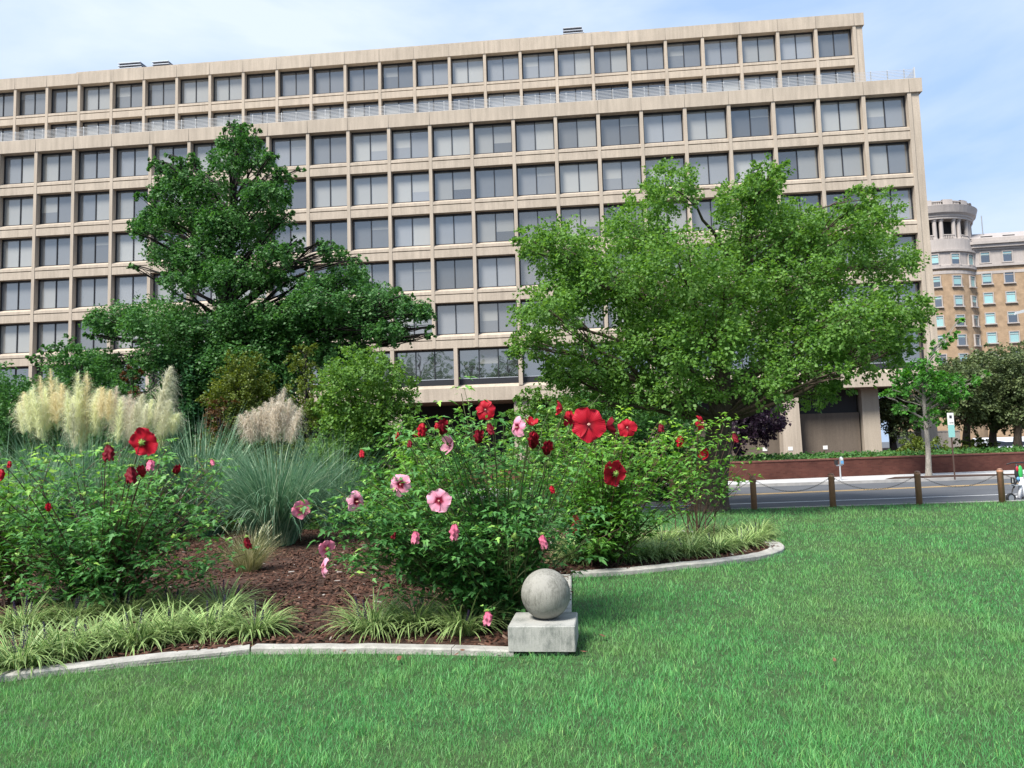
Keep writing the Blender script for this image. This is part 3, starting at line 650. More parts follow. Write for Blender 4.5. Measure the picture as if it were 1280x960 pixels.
pat = {(0, 6): .5, (0, 32): 1.0, (1, 6): .8, (1, 32): 1.0, (2, 6): .8, (2, 32): .55, (3, 6): .3, (3, 32): .3, (4, 6): .3, (4, 32): 0.0}
for ri, py in enumerate(rows):
    for an in (-20, 6, 32, 57):
        a = -PI / 2 + R(an); o = bpy.data.objects.new('window', cbv[pat.get((ri, an), random.choice(list(cbv)))]); COL.objects.link(o); o.parent = tower
        o.location = ((TR + .03) * math.cos(a), (TR + .03) * math.sin(a), at(1168, py, TY - TR)[2]); o.rotation_euler = (0, 0, a + PI / 2)
# wing to the right of the tower
WY = TY - 4.5; wx0 = at(1215, 400, WY)[0] - tcx; wrot = R(-9)
wing = bpy.data.objects.new('wing_frame', None)
def wing_part(mb, name, mat):
    o = mb.build(name, mat, tower); o.location = (wx0, WY - TY, 0); o.rotation_euler = (0, 0, wrot); return o
zw = lambda py: at(1245, py, WY - 1)[2]
wp_poly = [(0, 3), (0, .9), (.25, .35), (.9, 0), (42, 0), (42, 22), (0, 22)]
def off(d): return [(-d, 3), (-d, .9 - d * .3), (.25 - d * .8, .35 - d * .8), (.9 - d * .3, -d), (42, -d), (42, 22), (-d, 22)]
m = MB(); m.prism_z(wp_poly, -.1, zw(331)); wing_part(m, 'brick_wing', M['tan_brick'])
m = MB(); m.prism_z(off(.02), zw(330.9), zw(310)); m.prism_z(off(.25), zw(332), zw(329)); m.prism_z(off(.05), zw(341), zw(337.5)); m.prism_z(off(.2), zw(311), zw(308.5)); m.prism_z(off(.55), zw(308.4), zw(304.5)); m.prism_z(off(.8), zw(304.4), zw(301)); m.prism_z(off(.1), zw(300.9), zw(296))
wing_part(m, 'cornice', M['limestone'])
m = MB(); zr0, zr1 = zw(296), zw(285.5)
m.add([(-.1, -.1, zr0), (42, -.1, zr0), (42, 20, zr0), (-.1, 20, zr0), (.4, 2.2, zr1), (42, 2.2, zr1), (42, 18, zr1), (.4, 18, zr1)], [(0, 1, 5, 4), (4, 5, 6, 7), (3, 0, 4, 7), (1, 2, 6, 5), (2, 3, 7, 6)])
for q in range(8): m.box(2.2 + q * 2.9, 3.7 + q * 2.9, .3, .9, zr0 + .1, zr0 + .36, 1)
wing_part(m, 'mansard_roof', [M['slate'], M['void']])
m = MB(); m.tube([(3.0, 1.5, zr0), (3.0, 1.5, zw(264))], .07, 6); wing_part(m, 'flagpole', M['grey_metal'])
wpat = {(0, 0): .3, (0, 1): .3, (1, 0): .8, (1, 1): 0.0, (2, 0): 1., (2, 1): 1., (3, 0): 1., (3, 1): .3, (4, 0): 1., (4, 1): 1.}
for ri, py in enumerate([320.5, 347, 371.5, 397, 421.5, 446, 470, 494]):
    for ci in range(8):
        o = bpy.data.objects.new('window', cbv[wpat.get((ri, ci), random.choice(list(cbv)))]); COL.objects.link(o); o.parent = tower
        lx = 2.35 + ci * 2.9
        o.location = (wx0 + lx * math.cos(wrot) + .03 * math.sin(wrot), WY - TY + lx * math.sin(wrot) - .03 * math.cos(wrot), zw(py)); o.rotation_euler = (0, 0, wrot)
# beige pier and low wall of the plaza beyond the planter
m = MB(); p = at(1147.5, 540, 70); q = at(1168.5, 540, 70)
pier = thing('concrete_pier', 'pale beige concrete pier standing behind the young street tree', 'pier', ((p[0] + q[0]) / 2, 70, 0))
h_ = (q[0] - p[0]) / 2; m.bbox(-h_, h_, -.5, .5, .2, 5.0, .03); m.build('shaft', M['concrete'], pier)
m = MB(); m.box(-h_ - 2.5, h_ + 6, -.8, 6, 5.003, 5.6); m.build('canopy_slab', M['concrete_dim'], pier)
m = MB(); p = at(1127, 553, 80); m.bbox(-1.2, 6, -.2, .2, -.2, 2.4, .02); m.box(-1.25, 6.05, -.25, .25, 2.403, 2.52)
o = m.build('garden_wall', concrete_mat('far_wall', (.46, .40, .34), .2)); o.location = (p[0], 80, 0); tag(o, 'low pale wall glimpsed between the dark trees right of the office', 'wall')

# ================================================================== PLANT BUILDERS
LEAF_V = [(0, 0, 0), (-.40, .5, .10), (.40, .5, .10), (0, 1, -.04)]
LEAF_F = [(0, 2, 3), (0, 3, 1)]
FAN_V = [(0, 0, 0), (-.62, .72, .06), (.62, .72, .06), (0, .92, -.03)]
# three-lobed mallow leaf, folded on its midrib
HIB_V = [(0, 0, 0), (-.20, .16, .04), (-.42, .40, .05), (-.17, .42, .03), (-.17, .68, .0), (0, 1.05, -.10), (.17, .68, .0), (.17, .42, .03), (.42, .40, .05), (.20, .16, .04), (0, .42, -.03)]
HIB_V = [(x * .82, y, z) for x, y, z in HIB_V]
HIB_F = [(10, 1, 0), (10, 2, 1), (10, 3, 2), (10, 4, 3), (10, 5, 4), (10, 6, 5), (10, 7, 6), (10, 8, 7), (10, 9, 8), (10, 0, 9)]

def rdir(n, zs=1.0):
    d = rng.normal(size=(n, 3)); d[:, 2] *= zs; return norm(d)
def leaf_pile(pos, outward, size, tv=LEAF_V, tf=LEAF_F, droop=.25, updamp=.6, rnd=None):
    """leaves at pos pointing outward and a bit down, faces mostly up"""
    n = len(pos); y = norm(outward + rng.normal(size=(n, 3)) * .55 + np.array([0, 0, -droop]))
    up = norm(np.array([0, 0, 1.0]) * updamp + rng.normal(size=(n, 3)) * .45 + outward * .35)
    s = size * rng.uniform(.65, 1.25, n)
    return scatter(tv, tf, pos, frames(y, up), s, rnd)
def sprays(c, r, n, per, zs=.85, stretch=1.0, hang=0.0):
    """leaf positions: small sprays spread through an ellipsoid, most of them near its skin"""
    d = rdir(n, zs); q = c + d * np.array(r) * (rng.random(n) ** .42)[:, None]
    out = norm(d * np.array([1, 1, .5]) + rng.normal(size=(n, 3)) * .35)
    s = rng.random((n, per, 1)) ** .8; L = np.mean(r) * .42 * stretch
    p = q[:, None] + out[:, None] * s * L + rng.normal(size=(n, per, 3)) * np.mean(r) * .085
    p[..., 2] -= (s[..., 0] ** 1.5) * L * (.25 + hang)
    tint = np.repeat(np.clip(rng.normal(.42, .12, n), 0, 1), per)
    rn = np.clip(tint + rng.normal(size=n * per) * .11, 0, 1)
    return p.reshape(-1, 3), np.repeat(out, per, 0), rn, q
def curve(a, b, bow=.15, n=7, sag=0.0):
    a = np.asarray(a, float); b = np.asarray(b, float); t = np.linspace(0, 1, n)[:, None]
    d = np.linalg.norm(b - a); off = rng.normal(size=3) * d * bow * .5 + np.array([0, 0, d * sag])
    return a * (1 - t) + b * t + off * 4 * t * (1 - t) * .5 + rng.normal(size=(n, 3)) * d * .012 * (t * (1 - t) * 4)

def tree(name, label, cat, base, nodes, clumps, lmat, bmat, leaf, per_r2, group=None, tv=LEAF_V, zs=.85, hang=0.0, r_limb=.07, flare=1.35, per=22, twigs=4, droop=.25, fork=.3):
    """nodes: trunk axis [(point, radius)...]; clumps: [(centre, (rx,ry,rz))...]; leaf: size in metres; per_r2: leaves per square metre of clump"""
    base = np.array(base, float); root = thing(name, label, cat, base, 0, group)
    TV = []; TF = []; b0 = 0
    def addt(pts, rad, seg):
        nonlocal b0
        v, f = tube_np(np.asarray(pts), rad, seg); TV.append(v); TF.append(f + b0); b0 += len(v)
    pts = np.array([n_[0] for n_ in nodes], float) - base; rad = np.array([n_[1] for n_ in nodes], float)
    ps = smooth_pts(pts, 6); rs = np.interp(np.linspace(0, 1, len(ps)), np.linspace(0, 1, len(rad)), rad)
    rs = rs * (1 + (flare - 1) * np.exp(-np.linspace(0, 1, len(ps)) * 14)); addt(ps, rs, 14)
    PV = []; PF = []; PR = []; nb = 0
    for (c, r) in clumps:
        c = np.array(c, float) - base; r = np.array(r, float)
        f0 = int(fork * len(ps)); cand = [i for i in range(f0, len(ps)) if ps[i][2] < c[2] - .15 * abs(c[2]) or i <= f0 + 1]
        dd = [np.linalg.norm(ps[i] - c) + .6 * max(0, ps[i][2] - c[2] + .5 * np.linalg.norm(ps[i][:2] - c[:2])) for i in cand]
        i = cand[int(np.argmin(dd))]; rl = min(rs[i] * .7, r_limb * (.5 + np.linalg.norm(ps[i] - c) * .22))
        cv = curve(ps[i], c, .14, 8, .06); addt(cv, np.linspace(rl, rl * .22, 8), 6)
        n = max(4, int(per_r2 * r[0] * r[2] * 3.1416 / per))
        p, out, rn, q = sprays(c, r, n, per, zs, hang=hang)
        for k in rng.permutation(len(q))[:twigs]:
            addt(curve(cv[5], q[k], .12, 5), np.linspace(rl * .3, .006, 5), 4)
        V, F, rr = leaf_pile(p, out, leaf, tv, LEAF_F, droop, .7, rn); PV.append(V); PF.append(F + nb); PR.append(rr); nb += len(V)
    np_mesh('trunk', np.concatenate(TV), np.concatenate(TF), root, M[bmat], smooth=True)
    np_mesh('crown', np.concatenate(PV), np.concatenate(PF), root, M[lmat], np.concatenate(PR))
    return root
def px_clumps(lst, Y, layers=((-1.3, .5), (1.3, .6)), squash=.85, big=1.0):
    """crown sketch (px, py, radius px) turned into clumps at real depths round the trunk distance Y"""
    out = []
    for c in lst:
        for (dy, jit) in layers:
            y = Y + dy + rng.normal() * jit; p = at(c[0] + rng.normal() * 4, c[1] + rng.normal() * 4, y); r = c[2] * y / FPX * big
            ry = r * rng.uniform(.9, 1.2); out.append((p, (r, ry, r * squash if len(c) < 4 else c[3] * y / FPX * big)))
    return out

def blades(base, az, Ln, th0, bend, wd, seg=4, twist=.6, taper=1.6, pw=1.0):
    """arching strips; returns V, F, uv, along"""
    n = len(base); s = np.linspace(0, 1, seg + 1)
    mid = (s[:-1] + s[1:]) / 2
    th = th0[:, None] + bend[:, None] * mid[None] ** pw; ds = (Ln / seg)[:, None]
    h = np.concatenate([np.zeros((n, 1)), np.cumsum(np.sin(th) * ds, 1)], 1); z = np.concatenate([np.zeros((n, 1)), np.cumsum(np.cos(th) * ds, 1)], 1)
    wa = az + PI / 2 + rng.normal(size=n) * twist
    W = (wd[:, None] * np.maximum(1 - s[None] ** taper, .04)) * np.minimum(1, .55 + s[None] * 2.5) * .5
    cx = base[:, 0:1] + h * np.cos(az)[:, None]; cy = base[:, 1:2] + h * np.sin(az)[:, None]; cz = base[:, 2:3] + z
    dx = W * np.cos(wa)[:, None]; dy = W * np.sin(wa)[:, None]
    Lft = np.stack([cx - dx, cy - dy, cz], -1); Rgt = np.stack([cx + dx, cy + dy, cz], -1)
    V = np.stack([Lft, Rgt], 2).reshape(-1, 3); k = (seg + 1) * 2
    i = np.arange(seg) * 2; q = np.stack([i, i + 1, i + 3, i + 2], -1)
    F = (q[None] + (np.arange(n) * k)[:, None, None]).reshape(-1, 4)
    uv = np.zeros((n, seg + 1, 2, 2)); uv[:, :, 1, 0] = 1; uv[..., 1] = s[None, :, None]
    return V, F, uv.reshape(-1, 2), np.repeat(rng.random(n), seg)

# ================================================================== TREES
RT = 19.4
p0 = ground(889, 638)
rt_nodes = [(p0, .36), (at(893, 600, RT), .31), (at(897, 560, RT), .33), (at(900, 520, RT), .30), (at(903, 470, RT), .20), (at(908, 420, RT + .1), .15), (at(925, 350, RT + .1), .10), (at(945, 260, RT), .05)]
rt_list = [(705, 312, 44), (668, 300, 22), (688, 395, 44), (662, 440, 26), (740, 455, 46), (762, 350, 56), (725, 345, 40), (795, 285, 42), (843, 236, 36), (850, 330, 56), (930, 256, 36), (957, 216, 24), (950, 240, 28), (960, 300, 58), (1000, 285, 36), (1052, 300, 48), (1095, 270, 32), (1108, 330, 34), (1118, 390, 38), (1088, 430, 46), (1128, 432, 20), (1145, 400, 16), (1050, 400, 54), (1000, 440, 50), (1015, 485, 28), (940, 400, 58), (880, 430, 54), (820, 430, 54), (795, 485, 36), (858, 485, 40), (955, 475, 38), (1052, 472, 18), (1075, 250, 22), (700, 470, 26), (735, 500, 24), (1000, 350, 55), (900, 360, 50), (815, 380, 50)]
tree('shade_tree', 'broad bright green shade tree with thick brown trunk at the lawn edge', 'tree', p0, rt_nodes, px_clumps(rt_list, RT, ((-1.7, .6), (1.5, .8)), .85, .88), 'leaf_bright', 'bark', .085, 1500, r_limb=.05, zs=.8, fork=.40, flare=1.5)
# extra big forks seen below the crown
GY = 22.0
g0 = ground(276, 640); g0 = np.array([at(276, 560, GY)[0], GY, 0])
gk_nodes = [(g0, .34), (at(277, 520, GY), .27), (at(279, 440, GY), .22), (at(281, 375, GY), .19), (at(287, 300, GY), .13), (at(293, 230, GY), .08), (at(301, 155, GY), .03)]
gk_list = [(302, 160, 14), (297, 180, 22), (312, 178, 16), (282, 200, 24), (322, 203, 22), (262, 228, 30), (228, 226, 24), (205, 232, 18), (325, 240, 30), (352, 218, 14), (345, 232, 18), (238, 268, 40), (197, 272, 22), (180, 285, 18), (300, 280, 44), (345, 275, 18), (250, 320, 38), (210, 310, 26), (290, 335, 40), (345, 318, 24), (365, 312, 14), (225, 345, 24), (330, 345, 24), (200, 392, 46), (150, 395, 34), (130, 400, 18), (258, 400, 46), (312, 395, 38), (255, 440, 46), (200, 440, 36), (300, 440, 48), (345, 400, 32), (418, 318, 18), (432, 345, 30), (395, 372, 36), (470, 368, 34), (510, 382, 24), (530, 398, 13), (440, 398, 42), (372, 430, 46), (485, 408, 26), (425, 440, 36), (340, 465, 42), (280, 478, 42), (237, 478, 36), (128, 450, 22), (140, 465, 28), (372, 378, 26), (352, 350, 18), (392, 348, 20), (365, 400, 28), (410, 400, 30), (218, 214, 16), (240, 205, 14), (405, 298, 9), (352, 207, 8), (364, 213, 6), (340, 194, 8), (192, 200, 8), (205, 208, 10), (178, 240, 9), (168, 283, 9), (176, 296, 8), (360, 262, 7), (372, 298, 9), (386, 330, 8), (441, 326, 9), (450, 340, 10), (540, 408, 7), (534, 422, 6), (216, 196, 7), (316, 160, 7), (286, 158, 7), (333, 300, 10), (168, 330, 6), (500, 362, 10), (120, 418, 8)]
tree('ginkgo_tree', 'tall dark green tree with drooping layered branches in front of the office block', 'tree', g0, gk_nodes, px_clumps(gk_list, GY, ((-1.2, .35), (1.0, .4)), .66, .86), 'leaf_dark', 'bark_dark', .068, 2300, tv=FAN_V, hang=.8, r_limb=.045, zs=.6, droop=.6)

def bush(label, lst, Y, lmat, leaf=.08, dens=900, name='shrub', cat='shrub', group=None, layers=((-.5, .2), (.5, .25)), hang=0., zs=.85, tv=LEAF_V, bark='bark_dark', z0=0.0, squash=.9):
    cx_ = np.mean([c[0] for c in lst]); b = at(cx_, 560, Y); b[2] = z0
    if z0 == 0.0:
        xs = [c[0] for c in lst]; x0_, x1_ = min(xs), max(xs); yb = max(c[1] for c in lst); rr0 = np.mean([c[2] for c in lst]) * 1.05; yg = 565 + 1.5 * FPX / Y
        while yb + 24 < yg + 6:
            yb += 26; x_ = x0_ + 2
            while x_ < x1_ + rr0 * .6: lst = lst + [(x_, min(yb, yg - 8), rr0)]; x_ += rr0 * 1.25
    top = min(c[1] for c in lst); t = at(cx_, top + 15, Y)
    nodes = [(b, .07), (b * .6 + t * .4 + np.array([.05, 0, 0]), .05), (t, .015)]
    return tree(name, label, cat, b, nodes, px_clumps(lst, Y, layers, squash), lmat, bark, leaf, dens, group, tv=tv, hang=hang, zs=zs, r_limb=.035, twigs=2, flare=1.1)
bush('golden green conifer shrub behind the pink pampas plumes', [(300, 452, 20), (290, 478, 24), (312, 470, 24), (300, 500, 30), (275, 500, 20), (325, 505, 22), (310, 530, 24), (285, 530, 22)], 19.5, 'leaf_gold', .06, 1500, 'conifer_shrub')
bush('narrow golden conifer shrub between dark foliage and the bright green bush', [(381, 436, 10), (380, 455, 15), (383, 478, 18), (380, 505, 18), (384, 530, 20)], 19.0, 'leaf_gold', .06, 1500, 'conifer_shrub')
bush('rounded bright green bush right of the pampas with pink plumes', [(450, 455, 28), (425, 470, 26), (475, 470, 30), (500, 490, 22), (410, 495, 20), (450, 500, 38), (490, 520, 32), (420, 525, 28), (455, 540, 32), (510, 512, 12)], 18.0, 'leaf_shrub', .075, 1300)
bush('dark ivy covered evergreen under the tall drooping tree', [(240, 470, 34), (225, 505, 34), (262, 505, 36), (250, 540, 36), (330, 490, 34), (345, 520, 30), (355, 545, 26)], 21.0, 'leaf_ivy', .08, 1300, hang=.5)
bush('dark green bush at the left edge behind the cream plumes', [(15, 500, 30), (-25, 490, 40), (45, 505, 26), (20, 530, 30), (-10, 545, 34)], 18.5, 'leaf_dark', .075, 1200)
bush('dark spreading bush between the cream plumes and the drooping tree', [(80, 432, 15), (58, 443, 9), (42, 445, 6), (104, 448, 20), (95, 470, 28), (118, 470, 22), (95, 495, 32), (140, 490, 28), (70, 480, 22), (118, 520, 36), (165, 505, 24), (170, 535, 30), (75, 530, 34)], 19.2, 'leaf_dark', .075, 1200)
bush('small reddish leaved shrub behind the white drooping plume', [(166, 470, 9), (172, 488, 11), (164, 502, 10), (276, 505, 14), (270, 520, 12)][:3], 18.6, 'leaf_rust', .07, 700)
bush('rusty brown green shrub left of the golden conifer', [(275, 505, 15), (268, 520, 15), (282, 530, 14)], 18.4, 'leaf_rust', .06, 900)
bush('loose light green shrub below the left side of the bright shade tree', [(660, 495, 16), (685, 500, 20), (672, 520, 22), (700, 520, 18), (648, 512, 12)], 20.5, 'leaf_bright', .08, 700)
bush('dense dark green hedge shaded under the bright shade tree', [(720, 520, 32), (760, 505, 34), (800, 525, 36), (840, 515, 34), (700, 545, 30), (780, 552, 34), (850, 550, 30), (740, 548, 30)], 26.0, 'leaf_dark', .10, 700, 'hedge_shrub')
for lst, lab, Y in (([(950, 510, 24), (930, 525, 22), (965, 525, 18), (920, 545, 18), (945, 535, 22), (910, 520, 18)], 'dark purple plum tree right of the thick brown trunk', 37.0), ([(775, 505, 26), (790, 525, 22), (760, 525, 22), (778, 545, 20)], 'dark purple plum tree half hidden behind the big red bloom', 36.5)):
    cx_ = lst[0][0] - 38 if lst[0][0] > 900 else lst[0][0]; b = at(cx_, 600, Y); b[2] = PZ
    tree('plum_tree', lab, 'tree', b, [(b, .17), (at(cx_, 560, Y), .15), (at(cx_ + 8, 530, Y), .11), (at(cx_ + 20, 505, Y), .04)], px_clumps(lst, Y, ((-.8, .3), (.8, .3))), 'leaf_plum', 'bark_grey', .15, 420, r_limb=.06)
# young street tree
sb = np.array([*ground(1161, 595)[:2], 0])
SY = sb[1]
sap_list = [(1148, 478, 20), (1128, 488, 14), (1172, 468, 18), (1156, 452, 14), (1176, 434, 10), (1188, 418, 6), (1196, 404, 3), (1158, 520, 10), (1146, 528, 7), (1192, 496, 14), (1207, 486, 12), (1222, 478, 7), (1112, 490, 8), (1135, 508, 12), (1165, 495, 16), (1178, 510, 10), (1140, 465, 11), (1120, 470, 8), (1168, 530, 6), (1185, 480, 12)]
tree('street_tree', 'slender young street tree with pale trunk rising from the sidewalk pit', 'tree', sb, [(sb, .12), (at(1160, 560, SY), .105), (at(1157, 525, SY), .09), (at(1155, 490, SY), .08), (at(1160, 450, SY), .05), (at(1185, 420, SY), .02)], px_clumps(sap_list, SY, ((-.5, .2), (.5, .3)), .6), 'leaf_sapling', 'bark_grey', .15, 420, r_limb=.035, zs=.55, per=14, droop=.1)
# olive brown trees on the planter at right
for tx, lst, lab, Y in ((1208, [(1205, 478, 28), (1185, 490, 26), (1172, 475, 16), (1200, 515, 24), (1222, 520, 22), (1225, 470, 26), (1195, 455, 16), (1215, 500, 24), (1180, 515, 16), (1235, 505, 20)], 'dull olive tree with forked grey trunk right of the street sign', 45.0),
                        (1241, [(1248, 455, 26), (1262, 475, 28), (1268, 448, 16), (1262, 525, 20), (1240, 485, 24), (1255, 505, 24), (1228, 445, 12), (1236, 515, 18)], 'dull olive tree standing behind the brick wall in front of a far van', 46.0),
                        (1272, [(1282, 460, 24), (1295, 480, 30), (1275, 490, 26), (1285, 515, 26), (1310, 500, 30)], 'dull olive tree cut by the right edge of the photo', 44.0)):
    b = at(tx, 560, Y); b[2] = PZ
    tree('olive_tree', lab, 'tree', b, [(b, .26), (at(tx, 545, Y), .2), (at(tx + 2, 525, Y), .17), (at(tx + 5, 500, Y), .11), (at(tx + 8, 465, Y), .04)], px_clumps(lst, Y, ((-1.2, .4), (1.2, .4)), .75), 'leaf_olive', 'bark', .15, 420, 'olive trees behind the brick wall', r_limb=.09, zs=.6)
b = at(1118, 575, 60); b[2] = PZ
tree('shade_tree', 'dark twin stemmed tree beyond the right corner of the office block', 'tree', b, [(b, .3), (at(1116, 550, 60), .22), (at(1114, 530, 60), .18), (at(1122, 495, 60), .06)], px_clumps([(1120, 505, 22), (1138, 512, 20), (1108, 500, 16), (1130, 528, 20), (1112, 522, 14), (1150, 505, 18)], 60, ((-1.2, .4), (1.2, .4))), 'leaf_olive', 'bark_dark', .2, 240, r_limb=.1)
bush('yellow green bush on the planter in front of the beige pier', [(1140, 562, 14), (1155, 560, 13), (1128, 570, 10), (1148, 570, 15), (1165, 568, 11)], 40.5, 'leaf_gold', .11, 600, z0=PZ, group='bushes on the planter')
bush('low yellow green hedge on the planter left of the parked van', [(1205, 559, 9), (1220, 556, 10), (1232, 558, 9), (1215, 563, 10), (1190, 562, 9)], 45, 'leaf_gold', .12, 500, z0=PZ, group='bushes on the planter')
for k, (x_, y_, h_, w_) in enumerate(((-35, -30, 24, 6), (-25, -33, 21.5, 4.5), (-17, -30, 23, 5), (-43, -36, 24, 5.5), (14, -34, 19, 5.5), (50, -30, 24, 6.5))):
    nm = ('second from the left', 'third from the left', 'fourth from the left', 'leftmost of all', 'second from the right', 'rightmost of all')[k]
    cl = [((x_ + rng.normal() * w_ * .45, y_ + rng.normal() * w_ * .45, h_ * f), (w_ * (1.05 - f) * 1.3 + .5,) * 3) for f in np.linspace(.35, .97, 12)]
    tree('park_tree', 'park tree behind the viewer mirrored in the lower office windows, ' + nm, 'tree', (x_, y_, 0), [((x_, y_, 0), .35), ((x_, y_, h_ * .5), .22), ((x_, y_, h_ * .95), .05)], cl, 'leaf_dark', 'bark_dark', .45, 22, 'park trees mirrored in the windows', per=10)
# ivy covering the planter edge
n = 15000; ix = rng.uniform(2, 34, n); iy = np.interp(ix, wl[:, 0], wl[:, 1]) + .36 + rng.random(n) ** 1.3 * 6 - .1
iz = PZ + .05 + rng.random(n) * .22 + .10 * np.sin(ix * 1.7 + iy)
V, F, rr = leaf_pile(np.stack([ix, iy, iz], 1), norm(np.stack([rng.normal(size=n), rng.normal(size=n) - .8, rng.normal(size=n) * .3], 1)), .15, LEAF_V, LEAF_F, .2)
tag(np_mesh('ivy_cover', V, F, None, M['leaf_shrub' if 0 else 'leaf_dark'], rr), 'low dark ivy carpeting the planter above the brick wall', None, None, 'stuff')

# ================================================================== LAWN, MULCH
def lawn_blades():
    Ys = []; Xs = []
    ye = np.linspace(2.4, 19.55, 70)
    for a, b in zip(ye[:-1], ye[1:]):
        ym = (a + b) / 2; hw = .74 * ym + 3.6; d = min(6500, 135000 / ym ** 2); k = int(d * (b - a) * hw * 2)
        Ys.append(rng.uniform(a, b, k)); Xs.append(rng.uniform(-hw, hw, k))
    X = np.concatenate(Xs); Y = np.concatenate(Ys)
    keep = ~in_poly(X, Y, [(p[0] + (.0), p[1]) for p in BED]); X = X[keep]; Y = Y[keep]; n = len(X)
    # tufts: lean and height drift together over small patches
    ph = np.sin(X * 3.1 + np.sin(Y * 2.3)) * np.cos(Y * 2.7 - X) ; ph2 = np.sin(X * 9.3 + Y * 4.1) * np.sin(Y * 8.7 - X * 3)
    hgt = (.044 + .012 * ph + .016 * ph2 + rng.normal(size=n) * .017).clip(.02, .13)
    az = rng.random(n) * 2 * PI; th0 = np.abs(rng.normal(size=n)) * .38; bend = rng.uniform(.1, 1.1, n)
    wd = .0042 * np.maximum(1, Y / 4.5) ** .68 * rng.uniform(.7, 1.3, n)
    V, F, uv, rr = blades(np.stack([X, Y, np.zeros(n) - .002], 1), az, hgt * np.maximum(1, Y / 9) ** .3, th0, bend, wd, 2, 1.0)
    r0 = np.clip(rng.normal(.42, .24, n) + .16 * ph2 + .08 * ph, 0, .95); dry = rng.random(n) < .02; r0[dry] = 1.0
    return np_mesh('lawn_grass', V, F, None, M['grass'], np.repeat(r0, 2))
tag(lawn_blades(), 'short mown green grass of the foreground lawn', None, None, 'stuff')

n = 60000; X = rng.uniform(-11, 4.2, n); Y = 5.2 + (rng.random(n) ** 1.3) * 12
k = in_poly(X, Y, [(p[0] + .0, p[1] + .12) for p in BED]); X = X[k]; Y = Y[k]; n = len(X)
cv_ = [(-.5, -.5, 0), (.5, -.42, 0), (.42, .5, .0), (-.45, .46, 0), (-.45, -.42, .14), (.42, -.40, .16), (.40, .45, .14), (-.40, .40, .15)]
cf_ = [(4, 5, 6, 7), (0, 1, 5, 4), (1, 2, 6, 5), (2, 3, 7, 6), (3, 0, 4, 7)]
sc3 = np.stack([rng.uniform(.012, .034, n), rng.uniform(.028, .10, n), rng.uniform(.02, .05, n)], 1)
y_ = rdir(n, .25); V, F, rr = scatter(cv_, cf_, np.stack([X, Y, .02 + rng.random(n) * .022 + .02 * np.sin(X * 2) * np.sin(Y * 1.7) ** 2], 1), frames(y_, np.array([[0, 0, 1.]]) + rng.normal(size=(n, 3)) * .35), sc3)
tag(np_mesh('mulch_chips', V, F, None, M['chip'], np.clip(rr * .8 + np.repeat(rng.random(n) < .05, 5) * .3, 0, 1)), 'brown shredded bark mulch covering the flower bed', None, None, 'stuff')

# ================================================================== LIRIOPE
def stripe_mat():
    m, t, o = new_mat('liriope_blade'); uvn = N(t, 'ShaderNodeUVMap'); sx = N(t, 'ShaderNodeSeparateXYZ'); t.links.new(uvn.outputs[0], sx.inputs[0])
    s1 = N(t, 'ShaderNodeMath', operation='SUBTRACT'); s1.inputs[1].default_value = .5; t.links.new(sx.outputs['X'], s1.inputs[0])
    s2 = N(t, 'ShaderNodeMath', operation='ABSOLUTE'); t.links.new(s1.outputs[0], s2.inputs[0])
    r = N(t, 'ShaderNodeValToRGB'); r.color_ramp.elements[0].position = .22; r.color_ramp.elements[1].position = .32
    r.color_ramp.elements[0].color = (.08, .22, .05, 1); r.color_ramp.elements[1].color = (.56, .66, .28, 1); t.links.new(s2.outputs[0], r.inputs[0])
    a = N(t, 'ShaderNodeAttribute', attribute_name='rnd'); mr = N(t, 'ShaderNodeMapRange'); mr.inputs[3].default_value = .6; mr.inputs[4].default_value = 1.2; t.links.new(a.outputs['Fac'], mr.inputs[0])
    vm = N(t, 'ShaderNodeVectorMath', operation='SCALE'); t.links.new(r.outputs[0], vm.inputs[0]); t.links.new(mr.outputs[0], vm.inputs['Scale'])
    p = N(t, 'ShaderNodeBsdfPrincipled'); p.inputs['Roughness'].default_value = .45; p.inputs['Specular IOR Level'].default_value = .3; tr = N(t, 'ShaderNodeBsdfTranslucent')
    t.links.new(vm.outputs[0], p.inputs['Base Color']); t.links.new(vm.outputs[0], tr.inputs['Color']); ms = N(t, 'ShaderNodeMixShader'); ms.inputs[0].default_value = .3
    t.links.new(p.outputs[0], ms.inputs[1]); t.links.new(tr.outputs[0], ms.inputs[2]); t.links.new(ms.outputs[0], o.inputs[0]); return m
M['liriope'] = stripe_mat()
